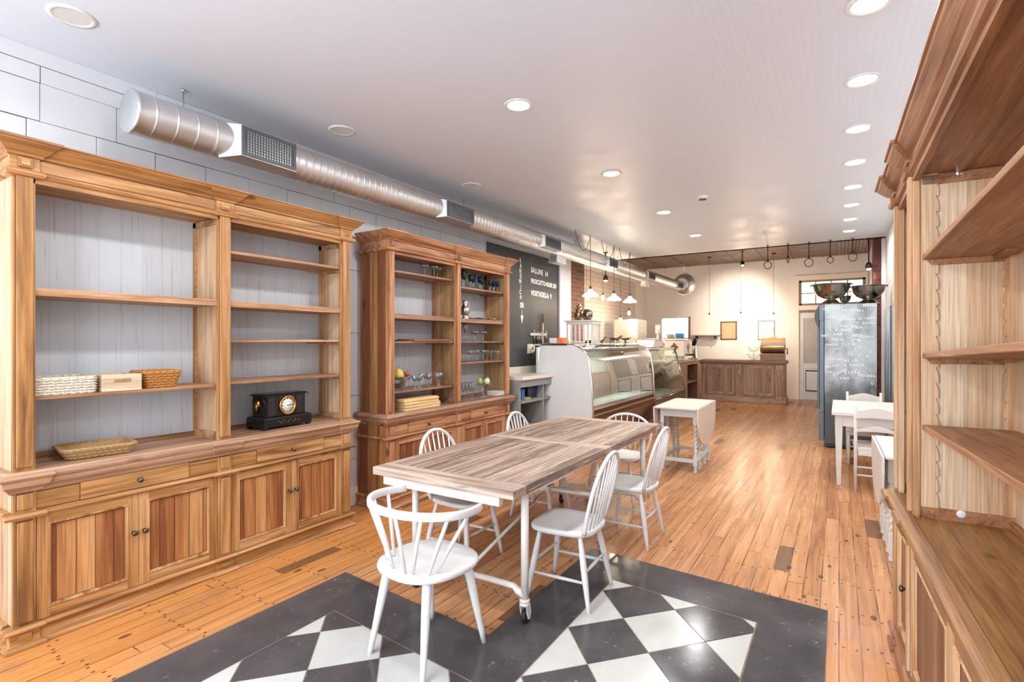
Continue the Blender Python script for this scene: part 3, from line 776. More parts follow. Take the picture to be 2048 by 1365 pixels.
yl = (2.40, 4.37); xl = (-2.185, -1.415)
mb.tube([L(xl[0],yl[0],.69),L(xl[1],yl[0],.69)], .018, 10); mb.tube([L(xl[0],yl[1],.69),L(xl[1],yl[1],.69)], .018, 10)
mb.tube([L(xl[0],yl[0],.69),L(xl[0],yl[1],.69)], .014, 10); mb.tube([L(xl[1]+0,yl[0],.69),L(xl[1],yl[1],.69)], .014, 10)
mb.build('top_frame', M['frame_white'], dt)
for a_, b_ in ((TY0-cy+.025, TY0-cy+.065), (TY1-cy-.065, TY1-cy-.025)):
    mb = MB(); mb.box(TX0-cx+.06, TX1-cx-.10, a_, b_, TZ-TT-.055, TZ-TT-.001); mb.build('end_rail', M['frame_white'], dt, bevel=.003)
for yy in yl:
    for xx in xl:
        mb = MB(); p = L(xx, yy)
        mb.cyl((p[0],p[1],.115), (p[0],p[1],.715), .021, n=16); mb.lathe([(.028,.700),(.031,.705),(.031,.712),(.02,.715)], (p[0],p[1],0), 16)
        mb.lathe([(.021,.115),(.028,.118),(.028,.13),(.022,.135)], (p[0],p[1],0), 16)
        lg = mb.build('leg', M['frame_white'], dt)
        mb = MB(); mb.lathe([(.026,.100),(.029,.104),(.029,.114),(.02,.118)], (p[0],p[1],0), 16)
        for s in (-1, 1): mb.prism([(-.018,.105),(.024,.105),(.030,.062),(.020,.030),(.002,.030),(-.012,.06)], s*.019-.0025, s*.019+.0025, 'X') if False else mb.add(
            [(p[0]+s*.020+dx, p[1]+y, z) for dx in (-.0025,.0025) for (y,z) in ((-.018,.105),(.022,.105),(.030,.060),(.022,.028),(.002,.028),(-.010,.06))],
            [(0,1,2,3,4,5),(11,10,9,8,7,6)]+[(i,(i+1)%6,6+(i+1)%6,6+i) for i in range(6)])
        cs = mb.build('castor', M['frame_white'], lg)
        mb = MB(); mb.lathe([(.008,-.012),(.036,-.012),(.038,-.009),(.038,.009),(.036,.012),(.008,.012)], (p[0], p[1]+.012, .038), 20, axis='X'); mb.build('wheel', M['rubber'], lg)
for yy in yl:
    mb = MB(); a = L(xl[0], yy); b = L(xl[1], yy)
    mb.tube([(a[0],a[1],.155),(a[0]+.04,a[1],.165),(a[0]+.07,a[1],.185),(b[0]-.07,b[1],.185),(b[0]-.04,b[1],.165),(b[0],b[1],.155)], [.024,.022,.017,.017,.022,.024], 8)
    mb.build('bottom_rail', M['frame_white'], dt)
J = L(-1.80, 3.385, .43)
for yy in yl:
    mb = MB(); a = L(-1.80, yy, .19); mb.tube([a, J], .012, 8, flat=.7)
    mb.build('brace', M['frame_white'], dt)
    mb = MB(); b = L(-1.80, yy+(.55 if yy < 3 else -.55), .70); mb.tube([J, b], .007, 8); mb.build('strut', M['frame_white'], dt)
mb = MB(); mb.tube([L(-2.19,3.385,.43),L(-1.40,3.385,.43)], .014, 10); mb.box(J[0]-.03,J[0]+.03,J[1]-.05,J[1]+.05,.41,.455)
for xx in xl: mb.tube([L(xx,3.385,.43),L(xx,3.385,.70)], .010, 8)
mb.build('cross_bar', M['frame_white'], dt)

# ---------------------------------------------------------------- Windsor chairs
def seat_mesh(w, d, th, front_w=1.0, back_w=.82, n=36, dish=.012, power=3.0):
    """shield-shaped saddled seat; y forward"""
    mb = MB(); rings = []
    def outline(s):
        pts = []
        for i in range(n):
            a = 2*math.pi*i/n; c, q = math.cos(a), math.sin(a)
            x = math.copysign(abs(c)**(2/power), c)*w/2*s; y = math.copysign(abs(q)**(2/power), q)*d/2*s
            f = (y/(d/2)+1)/2; x *= back_w+(front_w-back_w)*f
            pts.append((x, y))
        return pts
    spec = [(0.90,-th),(0.985,-th*.75),(1.0,-th*.45),(.99,-.004),(.955,0),(.75,-dish*.55),(.45,-dish),(.15,-dish)]
    vs = []
    for s, z in spec: vs += [(x, y, z) for x, y in outline(s)]
    fs = [(i*n+j, i*n+(j+1)%n, (i+1)*n+(j+1)%n, (i+1)*n+j) for i in range(len(spec)-1) for j in range(n)]
    mb.add(vs, fs, 0, True); mb.f.append(tuple(range(n))[::-1]); mb.m.append(0); mb.s.append(False)
    b = (len(spec)-1)*n; mb.f.append(tuple(b+j for j in range(n))); mb.m.append(0); mb.s.append(True)
    return mb
def leg_prof(p0, p1, rs):
    p0 = Vector(p0); p1 = Vector(p1); k = len(rs)
    return [p0.lerp(p1, i/(k-1)) for i in range(k)], rs
def windsor(label, loc, rz, mat, w=.42, d=.40, zs=.43, top=.87, hoopw=.385, n_sp=6, group=None, lean=.26, stretch=True):
    c = thing('windsor_chair', label, 'chair', loc, rz, group)
    mb = seat_mesh(w, d, .038, power=3.4, back_w=.86); mb.T = None
    for i, v in enumerate(mb.v): mb.v[i] = (v[0], v[1], v[2]+zs)
    mb.build('seat', mat, c)
    feet = {}
    for sx in (-1, 1):
        for sy in (-1, 1):
            t0 = Vector((sx*w*.33, sy*d*.31, zs-.03)); t1 = Vector((sx*w*.47, sy*d*.46+(-.015 if sy < 0 else 0), 0.0)); feet[(sx,sy)] = (t0, t1)
            pts, rs = leg_prof(t0, t1, [.012,.0145,.0175,.0185,.018,.0155,.0125,.0105])
            MB().tube(pts, rs, 12).build('leg', mat, c)
    def at(key, z):
        a, b = feet[key]; f = (a.z-z)/(a.z-b.z); return a.lerp(b, f)
    if stretch:
        for sx in (-1, 1):
            a, b = at((sx,-1), .155), at((sx,1), .155)
            MB().tube([a, a.lerp(b,.5), b], [.007,.0105,.007], 10).build('stretcher', mat, c)
        for sy, z in ((-1,.205),(1,.215)):
            a, b = at((-1,sy), z), at((1,sy), z)
            MB().tube([a, a.lerp(b,.5), b], [.007,.0105,.007], 10).build('stretcher', mat, c)
    # bow back
    yb = -d*.40; h = top-zs
    def P(x, z): return Vector((x, yb-lean*(z-zs), z))
    pts = []; N = 30; wb = hoopw/2
    for i in range(N+1):
        a = math.pi*i/N
        x = -math.cos(a); s = math.sin(a)
        z = zs-.01+h*(s**.62) ; xx = x*wb*(1.0+.10*math.sin(min(1,(z-zs)/h*1.5)*math.pi)) if abs(x) > .2 else x*wb*1.06
        pts.append((xx, z))
    # smoother explicit hoop: straight flaring sides then an arch
    pts = []; side = h*.52
    for i in range(9): f = i/8; pts.append((-wb*(.86+.16*math.sin(f*math.pi/2)), zs-.012+side*f))
    for i in range(1, 20): a = math.pi*(1-i/20); pts.append((wb*1.02*math.cos(a), zs-.012+side+(h-side+.002)*math.sin(a)))
    for i in range(9): f = 1-i/8; pts.append((wb*(.86+.16*math.sin(f*math.pi/2)), zs-.012+side*f))
    bow = MB().tube([P(x,z) for x,z in pts], .0125, 10).build('bow_back', mat, c)
    for k in range(n_sp):
        f = (k+1)/(n_sp+1)*2-1; xb = f*wb*.80; xt = f*wb*.98
        zt = zs-.012+side+(h-side)*math.sqrt(max(0,1-(xt/(wb*1.02))**2))
        a = P(xb, zs-.008); b = P(xt, zt)
        a.y += .018*(1-abs(f))*0+(-.02*(1-f*f))
        MB().tube([a, a.lerp(b,.35), b], [.006,.0075,.005], 8).build('spindle', mat, c)
    return c
cw, cc = M['chair_white'], M['chair_white']
ch2 = windsor('white bow-back spindle chair right of the plank table, standing on the checkered inlay', (-1.372, 2.850, 0), R(93), cw)
tchairs = [('white bow-back spindle chair right of the plank table, nearer the drop-leaf table', (-1.355, 3.885, 0), R(90)),
           ('white bow-back spindle chair at the left of the plank table, nearer the camera', (-2.215, 2.925, 0), R(-91)),
           ('white bow-back spindle chair at the left of the plank table, nearer the chalkboard', (-2.20, 4.02, 0), R(-88))]
for lb, lc, rz in tchairs: dup(ch2, lc, rz, lb)
windsor('white wide-backed spindle chair at the far end of the plank table', (-1.80, 4.80, 0), R(178), cw, w=.50, d=.43, zs=.43, top=.785, hoopw=.50, n_sp=7, lean=.25)
# low-backed chair nearest the camera
c1 = thing('barrel_chair', 'white low curved-back spindle chair nearest the camera, at the head of the plank table', 'chair', (-1.700, 1.955, 0), R(-6))
mb = seat_mesh(.475, .46, .036, front_w=.98, back_w=.92, power=2.5)
for i, v in enumerate(mb.v): mb.v[i] = (v[0], v[1], v[2]+.447)
mb.build('seat', cw, c1)
for sx in (-1, 1):
    for sy in (-1, 1):
        pts, rs = leg_prof((sx*.135, sy*.13, .42), (sx*.185, sy*.205, 0), [.022,.0225,.021,.019,.0165,.0145,.012])
        MB().tube(pts, rs, 14).build('leg', cw, c1)
def rail(a):      # arm rail: a in [-1,1] from left end to right end
    th = a*R(112); x = .283*math.sin(th); y = -.03-.235*math.cos(th)
    if abs(a) > .82: y += (abs(a)-.82)*.16
    return Vector((x, y, .725+.012*math.cos(th)))
mb = MB(); N = 40
prev = []
vs = []; w_, h_ = .011, .020
for i in range(N+1):
    p = rail(-1+2*i/N); q = rail(min(1,-1+2*(i+.5)/N)) - rail(max(-1,-1+2*(i-.5)/N)); q.z = 0; q.normalize(); nrm = Vector((q.y,-q.x,0))
    for k in range(12):
        a = 2*math.pi*k/12; ca, sa = math.cos(a), math.sin(a)
        vs.append(p + nrm*(math.copysign(abs(ca)**.6, ca)*w_) + Vector((0,0,1))*(math.copysign(abs(sa)**.6, sa)*h_))
fs = [(i*12+k, i*12+(k+1)%12, (i+1)*12+(k+1)%12, (i+1)*12+k) for i in range(N) for k in range(12)]
mb.add(vs, fs, 0, True); mb.f += [tuple(range(12))[::-1], tuple(N*12+k for k in range(12))]; mb.m += [0,0]; mb.s += [False,False]
mb.build('arm_rail', cw, c1, bevel=0)
for k in range(8):
    a = -.83+1.66*k/7; t_ = rail(a); th = a*R(80)
    base = Vector((.175*math.sin(th)*1.02, -.02-.160*math.cos(th), .445))
    if k % 2 == 0: base.x += .012
    else: base.x -= .012
    MB().tube([base, base.lerp(t_,.5), t_-Vector((0,0,.01))], [.0075,.010,.0085], 10).build('spindle', cw, c1)

# ---------------------------------------------------------------- twist-leg drop-leaf table behind the dining table
M['pale_blue'] = plain('pale_blue_paint', '#d9e1e6', .45, var=.18, bump=.1, scale=18)
M['leaf_top'] = plain('bare_cream_top', '#ddcfc4', .5, var=.06)
M['worn_white'] = plain('worn_white_paint', '#dad7d2', .5, var=.14, bump=.1, scale=10)
def twist_leg(mb, x, y, z0, z1, top=.74, sq=.021, mi=0):
    mb.box(x-sq, x+sq, y-sq, y+sq, z1, top, mi)
    k = int((z1-z0)/.006); n = 12; vs = []
    for i in range(k+1):
        z = z0+(z1-z0)*i/k; f = min(1, i/6, (k-i)/6)
        for j in range(n):
            a = 2*math.pi*j/n; r = .0165+.0055*f*math.cos(2*(a-z*62)); vs.append((x+r*math.cos(a), y+r*math.sin(a), z))
    mb.add(vs, [(i*n+j, i*n+(j+1)%n, (i+1)*n+(j+1)%n, (i+1)*n+j) for i in range(k) for j in range(n)], mi, True)
    mb.box(x-sq, x+sq, y-sq, y+sq, .085, z0, mi)
    mb.lathe([(.010,0),(.017,.004),(.0185,.022),(.012,.04),(.020,.062),(.019,.085)], (x, y, 0), 12, mi)
def dropleaf(name, label, loc, rz, W, Ln, zt, m_top, m_leg, leaf_drop, gate=True, leafL=.9, twist=True):
    k = thing(name, label, 'table', loc, rz)
    hw, hl = W/2, Ln/2; ax, ay = hw-.045, hl-.16
    mb = MB(); mb.box(-hw, hw, -hl, hl, zt-.02, zt); mb.build('tabletop', m_top, k, bevel=.004)
    for s in (-1, 1):
        pts = []; n = 26
        pts = [(-hl, zt-.003), (-hl+.0, zt-.05)]
        for i in range(n+1):
            a = math.pi*i/n; pts.append((-hl*.995*math.cos(a), zt-.05-leaf_drop*abs(math.sin(a))**.72))
        pts += [(hl, zt-.05), (hl, zt-.003)]
        q = []
        for p in pts:
            if not q or (abs(p[0]-q[-1][0])+abs(p[1]-q[-1][1])) > 1e-4: q.append(p)
        mb = MB(); mb.prism(q[::-1], s*(hw+.004)-(.0 if s > 0 else .016), s*(hw+.004)+(.016 if s > 0 else 0), 'X')
        mb.build('drop_leaf', m_top, k, bevel=.003)
    mb = MB(); z0, z1 = zt-.12, zt-.02
    mb.box(-ax, ax, -ay-.01, -ay+.01, z0, z1); mb.box(-ax, ax, ay-.01, ay+.01, z0, z1); mb.box(-ax-.01, -ax+.01, -ay, ay, z0, z1); mb.box(ax-.01, ax+.01, -ay, ay, z0, z1)
    mb.build('apron', m_leg, k, bevel=.002)
    for sx in (-1, 1):
        for sy in (-1, 1):
            mb = MB(); twist_leg(mb, sx*ax, sy*ay, .19, zt-.20, zt-.02); mb.build('leg', m_leg, k, bevel=.0015)
    for sx in (-1, 1):
        for yy in (-ay*.42, ay*.42):
            mb = MB(); twist_leg(mb, sx*(ax+.0), yy, .19, zt-.20, zt-.03, .017); mb.build('gate_leg', m_leg, k, bevel=.0015)
    mb = MB()
    for s in (-1, 1): mb.box(-ax, ax, s*ay-.012, s*ay+.012, .115, .155); mb.box(s*ax-.012, s*ax+.012, -ay, ay, .115, .155)
    mb.build('stretcher', m_leg, k, bevel=.002)
    return k
dropleaf('gateleg_table', 'pale blue and cream drop-leaf table with barley-twist legs, beside the display case', (-1.575, 6.52, 0), R(1), .46, 1.06, .75, M['leaf_top'], M['pale_blue'], .42)
dropleaf('gateleg_table', 'worn white drop-leaf table with curvy legs, partly behind the right-hand bookcase', (.412, 4.70, 0), R(1), .32, .92, .74, M['worn_white'], M['worn_white'], .36)
# ---------------------------------------------------------------- plain white table and its ladder-back chairs on the right
wtb = thing('side_table', 'plain white painted table with tapered legs in front of the tall fridge', 'table', (.26, 7.03, 0), 0)
mb = MB(); mb.box(-.325, .325, -.66, .66, .735, .77); mb.build('tabletop', M['worn_white'], wtb, bevel=.004)
mb = MB(); mb.box(-.285,.285,-.60,-.575,.62,.735); mb.box(-.285,.285,.575,.60,.62,.735); mb.box(-.285,-.26,-.6,.6,.62,.735); mb.box(.26,.285,-.6,.6,.62,.735)
mb.build('apron', M['worn_white'], wtb, bevel=.002)
for sx in (-1, 1):
    for sy in (-1, 1):
        x, y = sx*.262, sy*.572; mb = MB(); mb.frust(x-.019,x+.019,y-.019,y+.019,0, x-.034,x+.034,y-.034,y+.034,.60); mb.box(x-.034,x+.034,y-.034,y+.034,.60,.735); mb.build('leg', M['worn_white'], wtb, bevel=.003)
def ladder(label, loc, rz):
    c = thing('wooden_chair', label, 'chair', loc, rz)
    w = .175; m = M['worn_white']
    mb = MB(); mb.prism([(-.17,-.17),(.17,-.17),(.195,.19),(.15,.21),(-.15,.21),(-.195,.19)], .415, .445); mb.build('seat', m, c, bevel=.006)
    for s in (-1, 1):
        mb = MB(); mb.tube([(s*w,-.185,0),(s*w,-.175,.43),(s*w,-.215,.86)], [.014,.017,.014], 8); mb.build('back_post', m, c)
        mb = MB(); mb.tube([(s*.165,.175,0),(s*.165,.175,.2),(s*.165,.17,.42)], [.012,.017,.015], 10); mb.build('leg', m, c)
        mb = MB(); mb.tube([(s*.168,-.18,.16),(s*.165,.175,.16)], .009, 8); mb.build('stretcher', m, c)
    for z0, z1 in ((.60,.665),(.735,.845)):
        pts = []
        for i in range(15):
            f = -1+2*i/14; pts.append((f*w, z1-.035+.035*math.cos(f*math.pi)*.5+.0175*1))
        poly = [(-w, z0)]+[(f*.05*0+x, z0+.012*math.cos(x/w*math.pi/2)) for x, f in ((-w*.5,0),(0,0),(w*.5,0))]+[(w, z0)]+pts[::-1]
        zc = (z0+z1)/2; y = -.18-.04*(zc-.43)/.43
        mb = MB(); mb.prism(poly[::-1], y-.008, y+.008, 'Y'); mb.build('back_slat', m, c, bevel=.002)
    for z in (.17, .25):
        mb = MB(); mb.tube([(-w,-.18,z),(w,-.18,z)], .009, 8); mb.build('stretcher', m, c)
    for a_, b_ in ((.165,.18),(-.18,-.165)): mb = MB(); mb.box(-.155,.155,a_,b_,.365,.415); mb.build('seat_rail', m, c, bevel=.002)
    return c
ladder('white ladder-back chair at the near end of the plain white table, seen from behind', (.315, 6.43, 0), R(0))
ladder('white ladder-back chair between the plain white table and the tall fridge', (.265, 7.72, 0), R(180))
# ---------------------------------------------------------------- spiral duct
XD, RD = -3.42, .122
def zd(y): return 2.808+.006*(y-1.4)
y0d, y1d = 1.375, 13.35
duct = thing('spiral_duct', 'long galvanised spiral air duct hung under the ceiling above the cabinets', 'duct', (XD, y0d, 0))
mb = MB(); prof = [(0,y0d),(RD*.96,y0d),(RD*1.03,y0d+.004),(RD*1.03,y0d+.014),(RD,y0d+.018)]
y = y0d+.10
while y < y1d:
    st = .115 if y < 2.3 else .062
    prof += [(RD,y-.011),(RD,y-.005),(RD+.0028,y-.0025),(RD+.0028,y+.0025),(RD,y+.005),(RD,y+.011)]; y += st
prof += [(RD,y1d),(RD*.9,y1d)]
vs = []; n = 40
for r, yy in prof:
    for j in range(n): a = 2*math.pi*j/n; vs.append((r*math.cos(a), yy-y0d, zd(yy)+r*math.sin(a)))
k = len(prof)
mb.add(vs, [(i*n+j,(i+1)*n+j,(i+1)*n+(j+1)%n,i*n+(j+1)%n) for i in range(k-1) for j in range(n)], 0, True)
mb.build('pipe', M['galv'], duct)
regs = [(1.955,2.335,.20,.07),(4.05,4.48,.165,.05),(6.09,6.52,.15,.05),(8.36,8.72,.15,.05),(10.52,10.92,.15,.05),(12.86,13.22,.15,.05)]
for (ya, yb, h, o) in regs:
    zc = zd((ya+yb)/2)-.015; x0 = RD*.55; x1 = RD+o*.55
    mb = MB()
    # saddle and boot
    mb.frust(x0-.02, x0-.02, ya-.10-y0d, yb+.03-y0d, zc-h/2-.02, x0-.02, x0-.02, ya-.10-y0d, yb+.03-y0d, zc+h/2+.02)
    A = [(x0-.03,ya-.09-y0d,zc-h/2-.015),(x0-.03,yb+.03-y0d,zc-h/2-.015),(x0-.03,yb+.03-y0d,zc+h/2+.015),(x0-.03,ya-.09-y0d,zc+h/2+.015)]
    B = [(x1,ya-y0d-.012,zc-h/2),(x1,yb-y0d+.012,zc-h/2),(x1,yb-y0d+.012,zc+h/2),(x1,ya-y0d-.012,zc+h/2)]
    mb = MB(); mb.add(A+B, [(0,3,2,1),(4,5,6,7),(0,1,5,4),(1,2,6,5),(2,3,7,6),(3,0,4,7)])
    bo = mb.build('register_boot', M['galv_light'], duct, bevel=.002)
    mb = MB(); fw = .022; a, b = ya-y0d-.006, yb-y0d+.006; zz0, zz1 = zc-h/2+.006, zc+h/2-.006; X = x1
    mb.box(X,X+.008,a,b,zz0,zz0+fw); mb.box(X,X+.008,a,b,zz1-fw,zz1); mb.box(X,X+.008,a,a+fw,zz0+fw,zz1-fw); mb.box(X,X+.008,b-fw,b,zz0+fw,zz1-fw)
    nn = 18
    for i in range(nn):
        yy = a+fw+(b-a-2*fw)*(i+.5)/nn; mb.box(X+.001, X+.006, yy-.0035, yy+.0035, zz0+fw, zz1-fw)
    for i in range(1, 8):
        q = zz0+fw+(zz1-zz0-2*fw)*i/8; mb.box(X+.0, X+.003, a+fw, b-fw, q-.002, q+.002)
    g = mb.build('register', M['grille'], bo, bevel=.0008)
    mb = MB(); mb.box(X-.006, X-.001, a+.01, b-.01, zz0+.01, zz1-.01); mb.build('register_throat', M['black_gap'], bo)
for (yb, s) in ((6.75,.16),(10.75,.14)):
    mb = MB(); z = zd(yb)-RD
    mb.frust(-s*.55,s*.35,yb-y0d-s,yb-y0d+s,z-.10,-s*.3,s*.3,yb-y0d-s*.8,yb-y0d+s*.8,z+.03); mb.build('lower_boot', M['galv_light'], duct, bevel=.002)
for yy in (1.756, 4.745, 7.7, 9.6):
    mb = MB(); mb.cyl((-.175,yy-y0d,zd(yy)-.0),(-.175,yy-y0d,ZC-.0),.005,n=8); mb.lathe([(.016,ZC-.012),(.014,ZC-.001)],(-.175,yy-y0d,0),12)
    mb.tube([(-.175,yy-y0d,zd(yy)),(-.115,yy-y0d,zd(yy)+.04)], .004, 6)
    mb.build('hanger_rod', M['galv'], duct)
# big collar at the far end
mb = MB(); cz = zd(y1d)+.06; yc = y1d-y0d
vs = []; prof2 = [(.13,-.02),(.20,.02),(.245,.12),(.262,.18),(.268,.26),(.24,.28),(.0,.28)]
mb.lathe([(r, y+yc) for r, y in prof2], (.10, 0, cz), 36, axis='Y')
mb.lathe([(.268,.20+yc),(.276,.20+yc),(.276,.23+yc),(.268,.23+yc)], (.10,0,cz), 36, axis='Y')
mb.build('end_collar', M['galv'], duct)
mb = MB(); mb.cyl((.10, yc+.2, cz+.25), (.10, yc+.2, ZB), .006, n=8); mb.build('hanger_rod', M['galv'], duct)
# ---------------------------------------------------------------- recessed downlights
M['lamp_lens'] = emitter('lamp_lens', '#fff6ea', 14)
M['lamp_off'] = plain('unlit_lens', '#e3e3e0', .5)
def downlight(x, y, lit, label, group, power=0):
    d = thing('recessed_light', label, 'ceiling light', (x, y, ZC), 0, group)
    mb = MB(); mb.lathe([(.072,-.0015),(.080,-.008),(.098,-.006),(.102,-.0005)], (0,0,0), 28); 
    mb.build('trim_ring', M['white_paint'], d)
    mb = MB(); mb.lathe([(.074,-.004),(.066,-.0025),(.0,-.0025)] if lit else [(.074,-.004),(.05,-.0018),(.0,-.0015)], (0,0,0), 24)
    mb.build('lens', M['lamp_lens'] if lit else M['lamp_off'], d)
    if power:
        light_at('downlight_beam', 'SPOT', (0,0,-.03), power, (1,.98,.96), .09, (0,0,0), R(172), d, .35)
    return d
for i, y in enumerate((-.39, 1.35, 3.087, 4.824, 6.62, 8.32)):
    downlight(-1.87, y, True, ('lit recessed downlight, %s of four in the middle ceiling row from the camera' % ordinal(i-2)) if i > 1 else 'lit recessed downlight out of the picture above the %s' % ('checkered inlay','shop window')[i == 0], 'lit downlights in the middle ceiling row', 42)
for i, y in enumerate((3.05, 3.92, 4.80, 5.68, 6.57, 7.43, 8.30, 9.17)):
    downlight(.124, y, True, 'lit recessed downlight, %s of eight in the right ceiling row from the camera' % ordinal(i), 'lit downlights in the right ceiling row', 19)
for i, y in enumerate((1.064, 2.74, 4.42)):
    downlight(-3.25, y, False, 'unlit recessed downlight near the duct, %s of three from the camera' % ordinal(i), 'unlit downlights beside the duct')
sd = thing('smoke_detector', 'small round white smoke detector in the middle of the ceiling', 'smoke detector', (-1.298, 6.123, ZC))
mb = MB(); mb.lathe([(.066,0),(.068,-.010),(.060,-.028),(.040,-.036),(0,-.037)], (0,0,0), 24); mb.build('housing', M['white_paint'], sd)
mb = MB(); mb.lathe([(.045,-.034),(.046,-.037),(.034,-.0385),(.0,-.0385)], (0,0,0), 24); mb.build('sensor_grille', M['grille'], sd)
# ---------------------------------------------------------------- chalkboard and the wall counter under it
M['slate'] = None
t = NT('chalkboard_slate'); v = t.obj(False); a = t.noise(t.map(v,(1,1,1)), 3.2, 5, .6)
t.fin(t.mix(t.ramp(a, [(.5,(0,0,0)),(.8,(150,150,150))]), srgb('#3c3d3f'), srgb('#68686b')), .55); M['slate'] = t.mat
M['chalk'] = plain('chalk', '#f2f0ea', .9, var=.15, scale=60)
cb = thing('chalkboard', 'tall dark chalkboard menu on the left wall with chalked sandwich prices', 'chalkboard', (XL+.006, 6.5, 0))
mb = MB(); mb.box(0, .016, -1.05, .925, 1.12, 2.755); mb.build('board', M['slate'], cb)
def wall_text(mb, s, y, z, size, x, rot=0, spacing=1.0, yo=6.5, sx=1.0):
    Mx = Matrix.Translation((x, y-yo, z)) @ Matrix(((0,0,1,0),(1,0,0,0),(0,1,0,0),(0,0,0,1))) @ Matrix.Rotation(rot, 4, 'Z') @ Matrix.Diagonal((sx,1,1,1))
    text_mesh(mb, s, size, Mx, 0, 0, spacing, bold=.045)
xc_ = .0175
mb = MB()
for i, ch in enumerate('SANDWICH'): wall_text(mb, ch, 6.245+.012*(i%2), 2.62-.073*i, .085, xc_, .05*(-1)**i, sx=.75)
wall_text(mb, 'SR', 6.29, 2.00, .10, xc_, .04)
Y = 6.29-6.5
mb.box(xc_, xc_+.0004, Y-.006, Y+.006, 1.80, 1.94); mb.add([(xc_,Y-.04,1.86),(xc_,Y,1.74),(xc_,Y+.04,1.86)], [(0,1,2)])
mb.build('chalk_writing', M['chalk'], cb); mb = MB()
wall_text(mb, 'SALUME  14', 6.80, 2.52, .105, xc_, -.03, sx=.95)
mb.build('chalk_writing', M['chalk'], cb); mb = MB()
wall_text(mb, 'PROSCUITTO+BURR 20½', 6.95, 2.36, .090, xc_, -.02, sx=.80)
mb.build('chalk_writing', M['chalk'], cb); mb = MB()
wall_text(mb, 'MORTADELLA  9', 6.86, 2.19, .100, xc_, -.02, sx=.85)
mb.build('chalk_writing', M['chalk'], cb)
M['stone_top'] = plain('pale_counter_top', '#e2d7cb', .35, var=.05)
M['grey_cab'] = plain('grey_cabinet_paint', '#8e8b88', .5, var=.1)
M['dark_in'] = plain('dark_cabinet_inside', '#2c2b2d', .6, var=.2)
wc = thing('wall_counter', 'low grey counter with open dark shelves and a pale top below the chalkboard', 'counter', (XL+.02, 5.50, 0))
Lw = 1.9
mb = MB(); mb.box(.0, .49, 0, Lw, 1.02, 1.065); mb.box(0, .02, 0, Lw, 1.065, 1.15); mb.build('countertop', M['stone_top'], wc, bevel=.003)
mb = MB(); mb.box(.02,.44,0,.03,0,1.02); mb.box(.02,.44,.60,.63,0,1.02); mb.box(.02,.44,Lw-.03,Lw,0,1.02); mb.box(.021,.46,.0012,Lw-.0012,.93,1.019); mb.box(.021,.46,.0012,Lw-.0012,.001,.08)
mb.build('carcass', M['grey_cab'], wc, bevel=.002)
mb = MB(); mb.box(.0,.02,.0,Lw,0,1.02); mb.build('back_panel', M['dark_in'], wc)
for z in (.76, .42):
    mb = MB(); mb.box(.02,.45,.03,.60,z-.03,z); mb.box(.02,.45,.63,Lw-.03,z-.03,z); mb.build('shelf', M['grey_cab'], wc, bevel=.002)
M['blue_box'] = plain('blue_carton', '#2f6fae', .5, var=.4, scale=20); M['navy'] = plain('navy_plastic', '#23284a', .35, var=.3); M['yel_box'] = plain('patterned_carton', '#b5a84f', .5, var=.5, scale=40)
def boxthing(name, label, cat, mat, x0,x1,y0,y1,z0,z1, bevel=.003, group=None, extra=None, mats=None):
    cx, cy = (x0+x1)/2, (y0+y1)/2
    mb = MB(); mb.box(x0-cx,x1-cx,y0-cy,y1-cy,0,z1-z0)
    o = mb.build(name, mat, None, (cx,cy,z0), bevel=bevel); tag(o, label, cat, group); return o
boxthing('carton', 'small bright blue carton on the shelf under the chalkboard counter', 'box', M['blue_box'], -3.48,-3.36,5.62,5.70,.7605,.90)
boxthing('carton', 'flat yellow and red patterned carton on the shelf under the chalkboard counter', 'box', M['yel_box'], -3.42,-3.33,5.68,5.80,.7605,.79)
nb = thing('storage_tub', 'navy blue plastic tub with a rounded lid on the shelf under the chalkboard counter', 'container', (-3.50, 5.98, .7605))
mb = MB(); mb.frust(-.09,.09,-.11,.11,0,-.10,.10,-.13,.13,.13); mb.build('tub', M['navy'], nb, bevel=.01)
mb = MB(); mb.box(-.105,.105,-.135,.135,.13,.16); mb.build('lid', M['navy'], nb, bevel=.012)
kr = thing('knife_rack', 'magnetic knife strip with knives on the chalkboard', 'knife rack', (XL+.022, 6.78, 1.60))
mb = MB(); mb.box(0,.018,-.27,.22,-.018,.018); mb.build('strip', M['stone_top'], kr, bevel=.002)
kr2 = kr
for i, (y, up, ln, kind) in enumerate(((-.17,.07,.20,0),(-.07,.04,.17,0),(-.02,.03,.17,0),(.04,.045,.19,0),(.09,.17,.42,1),(.19,.05,.16,0))):
    kn = thing('kitchen_knife', '%s on the chalkboard knife strip, %s from the left' % ('long knife with upright black handle' if kind else 'knife with hanging black handle', ordinal(i)), 'knife', (XL+.0405, 6.78+y, 1.60), 0, 'knives on the magnetic strip')
    mb = MB(); mb.box(0,.002,-.012 if not kind else -.020,.012 if not kind else .020, up-ln*.62 if not kind else up-ln, up); mb.build('blade', M['steel'], kn)
    mb = MB(); 
    if kind: mb.box(-.004,.010,-.014,.014,up,up+.14)
    else: mb.box(-.004,.010,-.013,.013,up-ln*.62-.11,up-ln*.62)
    mb.build('handle', M['black'], kn, bevel=.003)
th = thing('wall_thermostat', 'cream square bracket with a round dial on the chalkboard, below the knives', 'dial', (XL+.022, 6.50, 1.385))
mb = MB(); mb.box(0,.02,-.07,.05,-.06,.075); mb.build('plate', M['stone_top'], th, bevel=.003)
mb = MB(); mb.lathe([(.062,.018),(.064,.04),(.036,.045),(.034,.03),(0,.03)], (0,.03,.01), 24, axis='X'); mb.build('ring', plain('cream_ring','#e9e4c0',.4), th)
